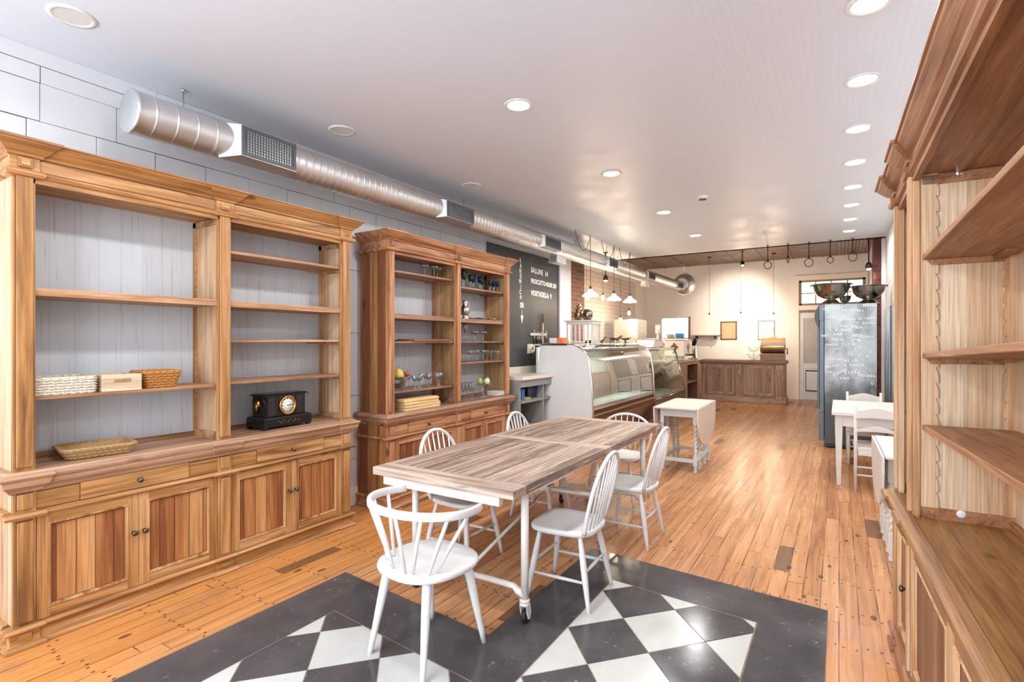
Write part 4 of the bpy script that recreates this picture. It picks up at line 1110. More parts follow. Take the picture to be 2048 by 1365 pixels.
mb = MB(); mb.lathe([(.032,.03),(.030,.034),(0,.034)], (0,.03,.01), 20, axis='X'); mb.box(.004,.02,.03,.045,-.10,-.05); mb.build('face', M['brass'], th)
# ---------------------------------------------------------------- curved-glass display case
M['case_white'] = plain('white_end_panel', '#dfe0e1', .35, var=.02)
M['case_in'] = plain('case_interior', '#dde8e0', .4, var=.05)
M['case_base'] = plain('brown_laminate', '#6e5348', .25, var=.15)
M['mirror_dark'] = metal('dark_mirror_strip', '#7b6a60', .12, .3)
CY0, CY1 = 6.30, 8.98
dc = thing('display_case', 'refrigerated deli display case with curved front glass and plain white end panel', 'display case', (-3.10, CY0, 0))
O = -3.10
prof = [(-3.567,0),(-2.93,0),(-2.93,.10),(-2.70,.46),(-2.698,.60),(-2.715,.97),(-2.76,1.276),(-2.80,1.345),(-2.87,1.405),(-2.96,1.448),(-3.08,1.463),(-3.45,1.466),(-3.472,1.45),(-3.567,.79)]
P_ = [(x-O, z) for x, z in prof]
for (a, b, nm) in ((0,.028,'end_panel'),(CY1-CY0-.028,CY1-CY0,'end_panel')):
    mb = MB(); 
    if a == 0: mb.prism(P_, a, b, 'Y'); mb.build(nm, M['case_white'], dc, bevel=.004)
    else:
        mb.prism([(p[0],p[1]) for p in P_ if p[1] <= .61]+[(-3.567-O,.61)], a, b, 'Y'); mb.build('far_end_base', M['case_base'], dc)
        mb = MB(); mb.prism([(-3.567-O,.61)]+[p for p in P_ if .6 < p[1]][0:0]+[p for p in P_ if p[1] >= .6], a+.01, b-.006, 'Y'); mb.build('end_glass', M['case_glass'], dc)
fp = [Vector((x-O, 0, z)) for x, z in prof[3:11]]
for yy in (.014, CY1-CY0-.014):
    mb = MB(); mb.tube([p+Vector((0,yy,0)) for p in fp]+[Vector((-3.45-O,yy,1.468))], .012, 8, flat=1.4); mb.build('chrome_edge', M['chrome'], dc)
mb = MB(); vs = []; gp = []
pts = [Vector((x-O, z)) for x, z in prof[4:11]]
fine_ = []
for i in range(len(pts)-1):
    for f in range(4): fine_.append(pts[i].lerp(pts[i+1], f/4))
fine_.append(pts[-1]); n = len(fine_)
vs = [(p.x, .03, p.y) for p in fine_]+[(p.x, CY1-CY0-.03, p.y) for p in fine_]+[(p.x-.006, .03, p.y-.003) for p in fine_]+[(p.x-.006, CY1-CY0-.03, p.y-.003) for p in fine_]
mb.add(vs, [(i,i+1,n+i+1,n+i) for i in range(n-1)]+[(2*n+i+1,2*n+i,3*n+i,3*n+i+1) for i in range(n-1)], 0, True); mb.build('front_glass', M['case_glass'], dc)
LY = CY1-CY0
mb = MB(); mb.box(-3.55-O, -2.955-O, .03, LY-.03, .0, .12); mb.prism([(-3.55-O,.12),(-2.93-O,.12),(-2.715-O,.45),(-2.705-O,.60),(-3.55-O,.60)], .028, LY-.028, 'Y'); mb.build('base', M['case_base'], dc)
mb = MB(); mb.prism([(-2.70-O,.52),(-2.692-O,.52),(-2.692-O,.545),(-2.70-O,.545)], .0, LY, 'Y'); mb.prism([(-2.70-O,.60),(-2.69-O,.60),(-2.70-O,.63),(-2.715-O,.63)], .0, LY, 'Y'); mb.build('chrome_strip', M['chrome'], dc, bevel=.001)
mb = MB(); mb.box(-2.703-O, -2.697-O, .03, LY-.03, .47, .60); mb.build('dark_strip', M['mirror_dark'], dc)
mb = MB(); mb.box(-3.55-O,-3.52-O,.03,LY-.03,.60,1.42); mb.box(-3.52-O,-2.74-O,.03,LY-.03,.60,.64); mb.build('interior_liner', M['case_in'], dc)
mb = MB(); mb.box(-3.56-O,-3.06-O,-.0,LY,1.440,1.462); mb.build('top_deck', M['case_white'], dc, bevel=.003)
mb = MB(); mb.box(-3.50-O,-3.08-O,.04,LY-.04,1.02,1.032); mb.box(-3.09-O,-3.07-O,.04,LY-.04,1.0,1.035); mb.build('inner_shelf', M['chrome'], dc)
mb = MB(); mb.box(-3.515-O,-3.40-O,.5,2.0,.80,.88); mb.build('evaporator_cover', plain('dark_grille','#3c3f40',.5), dc)
mb = MB(); mb.cyl((-3.0-O,.2,1.405),(-3.0-O,LY-.2,1.405),.013,n=10); mb.build('lamp_tube', emitter('case_tube','#f1fbf4',3), dc)
light_at('case_light', 'AREA', (-3.05-O, LY/2, 1.39), 60, (.9,1,.94), 1, (0,0,0), None, dc); bpy.data.lights['case_light'].size = .1; bpy.data.lights['case_light'].shape = 'RECTANGLE'; bpy.data.lights['case_light'].size_y = 2.2; bpy.data.lights['case_light'].size = .12
# second, straight-glass case
D0, D1 = 9.06, 11.15
d2 = thing('display_case', 'smaller display case with straight slanted glass behind the curved one', 'display case', (-3.20, D0, 0)); O2 = -3.20; L2 = D1-D0
M['warm_liner'] = plain('cream_liner', '#d9cbbd', .4)
mb = MB(); mb.prism([(-3.60-O2,.0),(-2.86-O2,.0),(-2.86-O2,.10),(-2.72-O2,.22),(-2.70-O2,.47),(-3.60-O2,.47)], 0, L2, 'Y'); mb.build('base', M['case_base'], d2, bevel=.003)
mb = MB(); mb.box(-3.60-O2,-3.56-O2,0,L2,.47,1.34); mb.box(-3.56-O2,-2.75-O2,.0,L2,.47,.50); mb.build('interior_liner', M['warm_liner'], d2)
mb = MB(); mb.box(-3.60-O2,-2.93-O2,0,L2,1.335,1.372); mb.build('top_deck', M['case_white'], d2, bevel=.003)
for yy in (.012, L2-.012):
    mb = MB(); mb.tube([(-2.70-O2,yy,.49),(-2.925-O2,yy,1.345)], .016, 4, flat=.8); mb.build('chrome_edge', M['chrome'], d2)
mb = MB(); mb.tube([(-2.70-O2,0,.485),(-2.70-O2,L2,.485)], .014, 4); mb.tube([(-2.925-O2,0,1.335),(-2.925-O2,L2,1.335)], .014, 4); mb.build('frame_rail', M['chrome'], d2)
mb = MB(); mb.add([(-2.705-O2,.02,.50),(-2.705-O2,L2-.02,.50),(-2.925-O2,L2-.02,1.33),(-2.925-O2,.02,1.33)], [(0,1,2,3)]); mb.build('front_glass', M['case_glass'], d2)
for yy in (.006, L2-.006):
    mb = MB(); mb.add([(-2.72-O2,yy,.50),(-2.93-O2,yy,1.33),(-3.56-O2,yy,1.33),(-3.56-O2,yy,.50)], [(0,1,2,3)]); mb.build('end_glass', M['case_glass'], d2)
mb = MB(); mb.box(-3.55-O2,-3.12-O2,.03,L2-.03,.90,.912); mb.build('inner_shelf', M['chrome'], d2)
# ---------------------------------------------------------------- service counter with open end, then the panelled back counter
M['ctop'] = plain('warm_counter_top', '#e6d3c2', .3, var=.05)
PC = palette('counter_oak', ['#a07c62','#be9a80','#d0b197'], ['#9c7a61','#b7937a','#c6a58b'], ['#977660','#b89780'], ['#6b4431','#84573d','#95684a'], ['#8d7060','#a88c7b'], ['#9b7f6e','#b59a88'])
sc_ = thing('service_counter', 'tall worn wooden service counter with an open cupboard, behind the display cases', 'counter', (-3.02, 11.22, 0)); Ls = 2.73
mb = MB(); mb.box(-.62,.03,0,Ls,1.02,1.062); mb.build('countertop', M['ctop'], sc_, bevel=.004)
mb = MB(); mb.box(-.58,0,.0,1.35,0,1.02); mb.box(-.58,0,1.35,1.42,0,1.02); mb.box(-.58,0,2.45,2.52,0,1.02); mb.box(-.58,-.55,1.42,2.45,0,1.02); mb.box(-.58,0,1.42,2.45,0,.08); mb.box(-.58,0,1.42,2.45,.94,1.02); mb.box(-.58,0,2.52,Ls-.02,0,1.02)
mb.build('carcass', wood('counter_carcass',['#8f7464','#b49a89','#c7b0a0'],'Z'), sc_, bevel=.003)
mb = MB(); mb.box(-.548,-.002,1.425,1.432,.085,.938); mb.box(-.548,-.002,2.438,2.445,.085,.938); mb.box(-.548,-.54,1.43,2.44,.085,.938); mb.build('cupboard_lining', PC['inner'], sc_)
mb = MB(); mb.box(-.54,-.01,1.43,2.44,.50,.52); mb.build('shelf', PC['sh'], sc_)
boxthing('carton', 'blue and white packet on the floor of the open counter cupboard', 'box', M['blue_box'], -3.20,-3.10,12.85,13.0,.0805,.36)
bc = thing('panelled_counter', 'carved wooden counter with two framed panels in front of the back wall', 'counter', (-3.02, 14.0, 0)); Wb = 1.92
mb = MB(); mb.box(-.0,Wb+.03,-.045,.66,1.0,1.035); mb.mould([(0,.93),(.02,.94),(.05,.975),(.055,1.0)], .0, Wb, .62); mb.build('countertop', PC['top'], bc, bevel=.003)
mb = MB(); mb.box(0,Wb,0,.62,.0,.94); mb.build('body', PC['side'], bc)
mb = MB(); mb.mould([(0,0),(.035,0),(.035,.10),(.03,.13),(.012,.15),(0,.155)], 0, Wb, .62); mb.build('plinth', PC['h'], bc, bevel=.003)
pil = ((0,.16),(.84,1.0),(1.72,1.92))
for a, b in pil:
    mb = MB(); mb.box(a+.01,b-.01,-.03,0,.15,.93); n = 4
    for i in range(n): x = a+.03+(b-a-.06)*(i+.5)/n; mb.box(x-.008,x+.008,-.038,-.03,.20,.68)
    mb.box(a+.0,b-.0,-.045,0,.10,.17)
    mb.build('pilaster', PC['v'], bc, bevel=.003)
    mb = MB(); w = (b-a)
    mb.prism([(a+.03,.70),(a+w*.5,.66),(b-.03,.70),(b-.015,.90),(a+.015,.90)], -.06, -.03, 'Y'); mb.prism([(a+.02,.80),(b-.02,.80),(b-.01,.93),(a+.01,.93)], -.075, -.03, 'Y')
    mb.build('carved_corbel', PC['v'], bc, bevel=.01)
for a, b in ((.18,.82),(1.02,1.70)):
    mb = MB(); mb.box(a,a+.06,-.02,0,.18,.90); mb.box(b-.06,b,-.02,0,.18,.90); mb.box(a+.0601,b-.0601,-.019,0,.84,.90); mb.box(a+.0601,b-.0601,-.019,0,.18,.24); fr_ = mb.build('panel_frame', PC['v'], bc, bevel=.004)
    mb = MB(); mb.box(a+.06,b-.06,-.004,.002,.24,.84); mb.frust(a+.10,b-.10,-.012,0,.28,a+.10,b-.10,-.012,0,.80); mb.build('panel', PC['panel'], bc)
# espresso machine on the service counter
em = thing('espresso_machine', 'white espresso machine with brown ornamental crests on the service counter', 'espresso machine', (-3.14, 12.35, 1.062))
M['em_white'] = plain('enamel_white', '#e9e2da', .25, var=.05); M['crest'] = plain('brown_crest', '#7a5530', .4, var=.4, scale=60)
mb = MB(); mb.box(-.24,.20,-.35,.40,.10,.46); mb.build('housing', M['em_white'], em, bevel=.012)
mb = MB(); mb.box(-.26,.22,-.37,.42,.46,.475); mb.box(-.25,.21,-.36,.41,.05,.10)
for s in (-.30,.35):
    for q in (-.2,.16): mb.cyl((q,s,0),(q,s,.05),.02,n=10)
mb.build('tray_and_feet', M['chrome'], em, bevel=.003)
mb = MB()
for z in (0, 1): mb.tube([(-.26,-.37,.50+.0),( .22,-.37,.50),(.22,.42,.50)], .006, 8)
mb.build('cup_rail', M['chrome'], em)
def crest(x, y, z, w, h, ax):
    mb = MB(); pts = []
    for i in range(24):
        a = 2*math.pi*i/24; r = 1+.22*math.cos(4*a)+.10*math.cos(8*a+.4); pts.append((w*r*math.sin(a), z+h*r*math.cos(a)))
    if ax == 'Y': mb.prism([(x+p, q) for p, q in pts], y-.004, y, 'Y'); mb.prism([(x+p*.25, q+h*1.05-(z-z)) for p, q in pts[:0]] or [(x-w*.5,z-h*1.5),(x+w*.5,z-h*1.5),(x+w*.2,z-h*1.1),(x-w*.2,z-h*1.1)], y-.004, y, 'Y')
    else: mb.prism([(y+p, q) for p, q in pts], x, x+.004, 'X'); mb.prism([(y-w*.5,z-h*1.5),(y+w*.5,z-h*1.5),(y+w*.2,z-h*1.1),(y-w*.2,z-h*1.1)], x, x+.004, 'X')
    mb.build('crest', M['crest'], em)
crest(-.02,-.352,.30,.075,.085,'Y'); crest(.202,.03,.30,.11,.085,'X')
mb = MB()
for q in (-.18,.16): mb.tube([(.20,q,.14),(.26,q,.13),(.33,q,.12)], .012, 8)
mb.build('filter_holder', M['black'], em)
gr = thing('coffee_grinder', 'slim grey coffee grinder with a dark hopper beside the espresso machine', 'coffee grinder', (-3.02, 13.25, 1.062))
mb = MB(); mb.lathe([(.11,0),(.11,.03),(.085,.05),(.065,.32),(.06,.34)], (0,0,0), 20); mb.build('body', M['steel'], gr)
mb = MB(); mb.lathe([(.05,.34),(.09,.46),(.085,.50),(0,.505)], (0,0,0), 20); mb.build('hopper', M['black'], gr)
sf = thing('wall_shelf_board', 'thin pale shelf board on the back wall above the grinder', 'shelf', (-3.15, YB-.15, 1.66))
mb = MB(); mb.box(-.36,.36,-.15,.15,0,.03); mb.build('board', M['ctop'], sf, bevel=.002)
mb = MB(); mb.box(-.26,-.24,-.10,.15,-.10,0); mb.box(.24,.26,-.10,.15,-.10,0); mb.build('bracket', M['iron'], sf)
# steel refrigerator and scale
sfz = thing('steel_refrigerator', 'stainless steel upright refrigerator against the tiled alcove wall', 'refrigerator', (-4.28, 12.35, 0))
mb = MB(); mb.box(-.32,.28,-.32,.32,.05,2.02); mb.build('body', M['steel'], sfz, bevel=.006)
mb = MB(); mb.box(-.30,.27,-.345,-.322,.10,2.00); mb.build('door', M['steel'], sfz, bevel=.006)
mb = MB(); mb.tube([(.22,-.36,.9),(.22,-.385,.92),(.22,-.385,1.5),(.22,-.36,1.52)], .010, 8); mb.build('handle', M['chrome'], sfz)
wsc = thing('deli_scale', 'white deli scale with a pole display on the second display case', 'scale', (-3.14, 10.15, 1.372))
mb = MB(); mb.prism([(-.36,.015),(.36,.015),(.34,.14),(-.24,.16)], -.17, .17, 'X'); mb.build('housing', M['em_white'], wsc, bevel=.01)
mb = MB(); mb.box(-.20,.20,-.26,.36,.168,.178); mb.build('tray', M['steel'], wsc, bevel=.002)
mb = MB()
for sx in (-.13,.13):
    for sy in (-.3,.3): mb.cyl((sx,sy,0),(sx,sy,.02),.02,n=10)
mb.build('foot', M['black'], wsc)
mb = MB(); mb.box(-.02,.02,.50,.54,0,.28); mb.box(-.05,.05,.44,.60,.0,.02); mb.build('pole', M['em_white'], wsc, bevel=.003)
mb = MB(); mb.box(-.03,.03,.44,.60,.28,.46); mb.build('display', M['em_white'], wsc, bevel=.006)
# cash register and wire stand
cr = thing('cash_register', 'antique cash register with an ornate brass front on the carved counter', 'cash register', (-1.37, 14.22, 1.036))
M['regfront'] = plain('embossed_brass', '#8e6f52', .3, .7, var=.5, bump=.9, scale=50)
mb = MB(); mb.box(-.26,.26,-.20,.25,0,.15); mb.build('drawer_base', M['regfront'], cr, bevel=.005)
mb = MB(); mb.box(-.27,.27,-.215,.26,.15,.165); mb.box(-.26,.26,-.10,.25,.36,.45); mb.build('cream_band', M['ctop'], cr, bevel=.004)
mb = MB(); n = 16
pr_ = [(.25,.165),(.25,.36),(-.06,.38)]+[(-.06-.15*math.sin(a), .275+.10*math.cos(a)) for a in [math.pi*i/10 for i in range(11)]]
mb.prism(pr_[::-1], -.26, .26, 'X'); mb.build('curved_front', M['regfront'], cr)
pts = [(-.25,.45),(-.27,.52),(-.23,.55),(-.15,.535),(-.06,.56),(0,.575),(.06,.56),(.15,.535),(.23,.55),(.27,.52),(.25,.45)]
mb = MB(); mb.prism(pts[::-1], .02, .10, 'Y'); mb.build('crest_sign', plain('pale_brass','#b8935f',.35,.3,var=.4,scale=30), cr, bevel=.008)
mb = MB(); mb.tube([(.27,0,.28),(.32,0,.28),(.32,-.04,.22),(.32,-.04,.18)], .012, 8); mb.lathe([(0,.15),(.02,.165),(.02,.18),(0,.19)], (.32,-.04,0), 10); mb.build('crank', M['brass'], cr)
wsd = thing('wire_stand', 'two-tier wire cake stand on the carved counter left of the cash register', 'stand', (-1.80, 14.25, 1.036))
mb = MB()
for (z, r) in ((.04,.16),(.22,.13)):
    for k in range(12):
        a = 2*math.pi*k/12; mb.tube([(0,0,z),(r*.6*math.cos(a),r*.6*math.sin(a),z),(r*math.cos(a),r*math.sin(a),z+.11)], .0025, 5)
    mb.tube([(r*.6*math.cos(2*math.pi*k/20), r*.6*math.sin(2*math.pi*k/20), z) for k in range(20)], .0025, 5, closed=True)
mb.cyl((0,0,0),(0,0,.23),.004,n=6); mb.lathe([(.07,0),(.065,.004),(0,.006)],(0,0,0),16)
mb.build('wirework', M['iron'], wsd)
M['sheet_tan'] = plain('tan_print', '#d6b58f', .7, var=.08); M['sheet_line'] = plain('print_line', '#9b7a58', .7)
t = NT('faded_drawing'); v = t.obj(False); t.fin(t.mix(t.ramp(t.noise(v, 9, 5, .7), [(.5,(0,0,0)),(.62,(255,255,255))]), srgb('#f4f1ec'), srgb('#b9a79a')), .6); M['sheet_draw'] = t.mat
for (x, w, lb, m, fm) in ((-2.571,.42,'tan print in a brown frame on the back wall',M['sheet_tan'],'#6b4a35'),(-1.636,.40,'pale drawing in a thin dark frame on the back wall above the cash register',M['sheet_draw'],'#5f5852')):
    p = thing('framed_picture', lb, 'picture', (x, YB, 1.795)); h = .50; hw = w/2; q = .03 if fm == '#6b4a35' else .014
    mb = MB(); mb.box(-hw,-hw+q,-.03,0,-h/2,h/2); mb.box(hw-q,hw,-.03,0,-h/2,h/2); mb.box(-hw,hw,-.03,0,h/2-q,h/2); mb.box(-hw,hw,-.03,0,-h/2,-h/2+q)
    mb.build('frame', plain('frame_'+fm[1:], fm, .45), p, bevel=.003)
    mb = MB(); mb.box(-hw+.008,hw-.008,-.012,-.004,-h/2+.008,h/2-.008); s = mb.build('print', m, p)
    if fm == '#6b4a35':
        mb = MB(); 
        for (a, b) in ((.13,.17),(.10,.14)):
            for (x0,x1,z0,z1) in ((-a,a,b,b+.003),(-a,a,-b-.003,-b),(-a-.003,-a,-b,b),(a,a+.003,-b,b)): mb.box(x0,x1,-.0135,-.012,z0,z1)
        mb.build('printed_border', M['sheet_line'], s)
# ---------------------------------------------------------------- tall dark fridge with magnetic letters
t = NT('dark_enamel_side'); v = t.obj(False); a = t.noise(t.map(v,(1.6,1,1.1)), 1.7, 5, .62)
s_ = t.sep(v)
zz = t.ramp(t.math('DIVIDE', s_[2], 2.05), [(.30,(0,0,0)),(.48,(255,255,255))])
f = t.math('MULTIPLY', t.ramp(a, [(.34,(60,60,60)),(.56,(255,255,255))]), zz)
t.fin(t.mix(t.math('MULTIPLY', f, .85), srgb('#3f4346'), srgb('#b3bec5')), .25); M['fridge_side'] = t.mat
FX0, FX1, FY0, FY1, FH = -.265, .435, 8.60, 9.25, 2.015
fg = thing('tall_fridge', 'tall dark fridge with white magnetic letters on its side and a rounded top handle panel', 'fridge', (0, FY0, 0))
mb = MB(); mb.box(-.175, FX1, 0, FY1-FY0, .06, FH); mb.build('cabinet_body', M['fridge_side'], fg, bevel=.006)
M['fridge_front'] = plain('fridge_front', '#5b6770', .28, var=.15)
mb = MB(); mb.box(-.245,-.18,.0,FY1-FY0,.10,.50); mb.box(-.235,-.18,.0,FY1-FY0,.50,FH-.22); mb.box(-.24,-.18,0,FY1-FY0,FH-.22,FH); mb.build('door', M['fridge_front'], fg, bevel=.006)
mb = MB(); mb.box(-.262,-.236,.02,.05,.55,FH-.28); mb.build('door_handle', M['fridge_front'], fg, bevel=.008)
mb = MB(); pts = [(-.24,FH-.0),(-.24,FH-.33)]; 
for i in range(1, 10): a_ = math.pi*i/10; pts.append((-.24-.055*math.sin(a_), FH-.33+.33*(i/10)))
mb.prism(pts, .01, FY1-FY0-.01, 'Y'); mb.build('curved_header', M['black'], fg, bevel=.004)
mb = MB(); mb.box(-.17,FX1-.02,.03,FY1-FY0-.03,.02,.06)
for x in (-.13,.38):
    for y in (.08,.55): mb.cyl((x,y,0),(x,y,.03),.02,n=10)
mb.build('foot_rail', M['black'], fg)
def mag(s, px, py, size=.05, rot=0, arc=0):
    # px,py in a 869x1365 sketch of the side: left edge 0.0, right edge 725, top 50
    mb = MB(); x = -.175+(FX1+.175)*px/725.; z = FH-(py-50)/1150.*1.18
    step = size*.80; 
    for i, ch in enumerate(s):
        if ch == ' ': continue
        o = (i-(len(s)-1)/2.)*step
        xx = x+o*math.cos(rot); z2 = z+o*math.sin(rot)+arc*abs(i-(len(s)-1)/2.)**2*.004
        Mx = Matrix.Translation((xx, -.0025, z2)) @ Matrix(((1,0,0,0),(0,0,-1,0),(0,1,0,0),(0,0,0,1))) @ Matrix.Rotation(rot+((i*37)%7-3)*.05, 4, 'Z')
        text_mesh(mb, ch, size, Mx, 0, .001, bold=.012)
    mb.build('magnetic_word', M['white_paint'], fg)
for a_ in (('CRISTI',105,110,.045,0),('NEGO',630,75,.05,0),('PRIMAVERA',400,140,.035,-.05),('DISPIACI',190,225,.045,-.02),('SOPPORTO AL MONDO',450,255,.032,.03),('MI SCUSI',565,310,.040,-.05),
           ('PER POCHI',390,360,.042,-.12),('OGGI',320,400,.045,0),('Q',170,395,.04,0),('NOI ERA',110,465,.045,.12),('NOI',470,475,.052,-.05),('LENTO',590,495,.042,-.03),('FOCO',180,530,.045,0),('IMA',440,540,.052,0),
           ('SANTI',100,600,.04,0),('DI CITTA',280,598,.04,0),('I',440,650,.05,0),('O',500,632,.04,.3),('SEI',200,655,.04,.1),('T',640,690,.045,.2),('IL',370,715,.048,-.2),('A',487,742,.045,0),('R',597,755,.045,.1),
           ('PRENDI',170,795,.04,-.05),('ALLO',370,812,.05,0),('ROCCA',455,870,.045,-.02),('GRIGE',115,890,.045,.25),('Z',295,875,.045,.5),('S',437,940,.05,-.3),('SAI',90,970,.042,.05),('ECONO',215,975,.048,.55),('ESSAR',390,970,.048,.0),
           ('OGONA',585,1010,.052,-.06),('VRO',285,1052,.048,.02),('I',447,1047,.04,.5),('I',667,1072,.04,1.4),('U',660,1110,.048,.1)): mag(*a_)
# punch bowls on the fridge
def bowl(label, x, y, rad, h, foot):
    b = thing('footed_bowl', label, 'bowl', (x, y, FH+.001), 0)
    hf = h*.30
    mb = MB(); mb.lathe([(foot,0),(foot,.012),(foot*.93,.02),(foot*.72,hf*.6),(foot*.42,hf*.9),(foot*.40,hf),(rad*.40,hf+.01),(rad*.66,hf+(h-hf)*.22),(rad*.87,hf+(h-hf)*.55),(rad*.955,h*.93),(rad*1.0,h-.006),(rad*1.04,h-.004),(rad*1.04,h),(rad*.97,h),(rad*.93,h*.92),(rad*.84,hf+(h-hf)*.55),(rad*.6,hf+(h-hf)*.25),(0,hf+.02)], (0,0,0), 40)
    mb.build('bowl', M['tarnish'], b)
    if foot > .10:
        mb = MB()
        for sx in (-1, 1): mb.lathe([(0,-.012),(.012,-.006),(.015,0),(.012,.006),(0,.012)], (sx*rad*1.04,0,h-.01), 10)
        mb.build('handle_boss', M['tarnish'], b)
    return b
bowl('wide footed silver bowl on the dark fridge, the left one at the front', -.096, 8.81, .245, .30, .135)
bowl('footed silver bowl on the dark fridge, the right one at the front', .352, 9.00, .215, .27, .145)
bowl('smaller dark silver bowl on the fridge behind the two big footed bowls', .075, 9.14, .08, .15, .055)
# vertical steel panel on the right wall beside the brick pier
sp = thing('steel_screen', 'blue-grey steel sheet standing against the right wall beside the brick pier', 'screen', (XR-.012, 9.25, 0))
M['bluesteel'] = metal('blue_grey_steel', '#8fa0ae', .3, .3, 2, (1,9,.4))
mb = MB(); mb.box(-.02,.008,-.75,.55,.0,1.98); mb.build('sheet', M['bluesteel'], sp, bevel=.003)
mb = MB()
for y in (-.4,0.0,.3): mb.box(-.026,-.02,y-.008,y+.008,.02,1.96)
mb.build('fold', M['bluesteel'], sp)
# ---------------------------------------------------------------- ceiling hooks with rings
for i, (x, ln, r, rz) in enumerate(((-1.026,.26,.060,25),(-.723,.21,.045,75),(-.419,.26,.064,20),(-.119,.26,.045,0),(.184,.215,.064,20))):
    hk = thing('ring_hook', 'iron hook with hanging ring by the dark ceiling, %s of five from the left' % ordinal(i), 'ceiling hook', (x, 9.858, ZC), R(rz), 'iron hooks with rings along the ceiling edge')
    mb = MB(); mb.lathe([(.022,0),(.02,-.006),(0,-.008)],(0,0,0),10); mb.cyl((0,0,0),(0,0,-ln),.007,n=8); mb.lathe([(.0,-ln+.02),(.02,-ln+.01),(.02,-ln),(0,-ln-.015)],(0,0,0),10); mb.build('rod', M['iron'], hk)
    mb = MB(); mb.tube([(r*math.sin(2*math.pi*k/24)*1.0, 0, -ln-r-.01+r*math.cos(2*math.pi*k/24)*(1.12 if math.cos(2*math.pi*k/24) < -.7 else 1)) for k in range(24)], .0065, 8, closed=True); mb.build('ring', M['iron'], hk)
# ---------------------------------------------------------------- pendants over the display cases
M['opal'] = emitter('opal_glass', '#fff1dc', 2.6); M['bulb_on'] = emitter('bare_bulb', '#ffe2b8', 30); M['cord'] = plain('dark_cord', '#3d342e', .6)
def pendant(label, x, y, z, swag, r=.125):
    p = thing('opal_pendant', label, 'pendant lamp', (x, y, ZC))
    mb = MB(); mb.tube([(0,0,-.0),(0,0,z-ZC+.10)], .0045, 6)
    sy = -.55; pts = [(0, sy*f, -.26*math.sin(math.pi*f)**.8-.01) for f in [i/16 for i in range(17)]]
    mb.tube(pts, .0045, 6); mb.build('cord', M['cord'], p)
    mb = MB(); mb.lathe([(.0,z-ZC+.11),(.018,z-ZC+.10),(.020,z-ZC+.05),(.0,z-ZC+.045)], (0,0,0), 12); mb.build('lamp_holder', M['cord'], p)
    b = z-ZC
    mb = MB(); mb.lathe([(.028,b+.055),(.035,b+.045),(.045,b+.02),(r*.72,b-.01),(r,b-.045),(r*.99,b-.055),(r*.88,b-.048),(r*.6,b-.02),(.035,b+.012),(.0,b+.03)], (0,0,0), 26); mb.build('glass_shade', M['opal'], p)
    mb = MB(); mb.lathe([(0,b-.075),(.02,b-.065),(.027,b-.045),(.02,b-.02),(.012,b+.01)], (0,0,0), 12); mb.build('bulb', M['bulb_on'], p)
    light_at('pendant_glow', 'POINT', (0,0,b-.10), 7, WARM, .06, parent=p)
pendant('white opal glass pendant over the curved display case, nearest of three', -3.235, 7.47, 2.243, 0)
pendant('white opal glass pendant above the display cases, middle of three', -3.235, 8.46, 2.249, 0)
pendant('white opal glass pendant above the display cases, farthest of three', -3.235, 9.26, 2.264, 0)
def bare(label, x, y, z, top, power, r=.035, group=None, on=True, rose=False):
    p = thing('bare_bulb_pendant', label, 'pendant lamp', (x, y, top), 0, group); b = z-top
    mb = MB(); mb.cyl((0,0,0),(0,0,b+.07),.0035,n=6); mb.build('cord', M['cord'], p)
    mb = MB(); mb.lathe([(0,b+.10),(.016,b+.09),(.018,b+.045),(0,b+.04)],(0,0,0),12); mb.build('lamp_holder', M['cord'], p)
    if rose: 
        mb = MB(); mb.lathe([(.055,0),(.05,-.02),(0,-.03)],(0,0,0),18); mb.build('ceiling_rose', M['iron'], p)
    if on:
        mb = MB(); mb.lathe([(0,b-.06),(r*.7,b-.045),(r,b-.01),(r*.75,b+.025),(.013,b+.045)],(0,0,0),14); mb.build('bulb', M['bulb_on'] if on else M['glass'], p)
        if power: light_at('bulb_glow', 'POINT', (0,0,b-.09), power, WARM, .05, parent=p)
for i, (x, y, z, pw_) in enumerate(((-4.2,9.5,2.38,14),(-4.2,10.35,2.42,14),(-4.2,11.39,1.99,11),(-4.2,11.96,2.17,11))):
    bare('glowing bare bulb hanging in the tiled alcove, %s of four from the camera' % ordinal(i), x, y, z, ZC if y < YE else ZB, pw_, group='bare bulbs in the tiled alcove')
bare('empty lamp cord above the left end of the carved counter', -2.80, 14.0, 2.13, ZB, 0, on=False, rose=True)
bare('lamp cord with a small bulb above the middle of the carved counter', -2.06, 14.0, 2.13, ZB, 18, r=.02, rose=False)
bare('glowing bare bulb on a cord above the cash register', -1.35, 14.2, 2.10, ZB, 22, r=.04, rose=True)
# spotlights
def spotlamp(label, x, y, z, power, aim, top):
    p = thing('spotlight', label, 'spotlight', (x, y, z))
    mb = MB(); mb.cyl((0,0,.04),(0,0,top-z),.010,n=8); mb.lathe([(.045,top-z-.012),(.045,top-z)],(0,0,0),14); mb.build('stem', M['iron'], p)
    mb = MB(); mb.lathe([(.0,.05),(.03,.045),(.045,0),(.05,-.05),(.045,-.05),(.04,0),(0,.03)],(0,0,0),18); mb.build('lamp_shade', M['iron'], p)
    mb = MB(); mb.lathe([(0,-.075),(.03,-.06),(.036,-.035),(.03,-.01),(0,0)],(0,0,0),14); mb.build('bulb', M['bulb_on'], p)
    d = Vector(aim)-Vector((x,y,z)); q = d.to_track_quat('-Z','Y').to_euler()
    light_at('spot_beam', 'SPOT', (0,0,-.09), power, (1,.88,.72), .05, q, R(75), p, .9)
spotlamp('bright bare spotlight beyond the duct in front of the alcove', -3.62, 9.05, 2.66, 90, (-4.87,10.6,1.6), ZC)
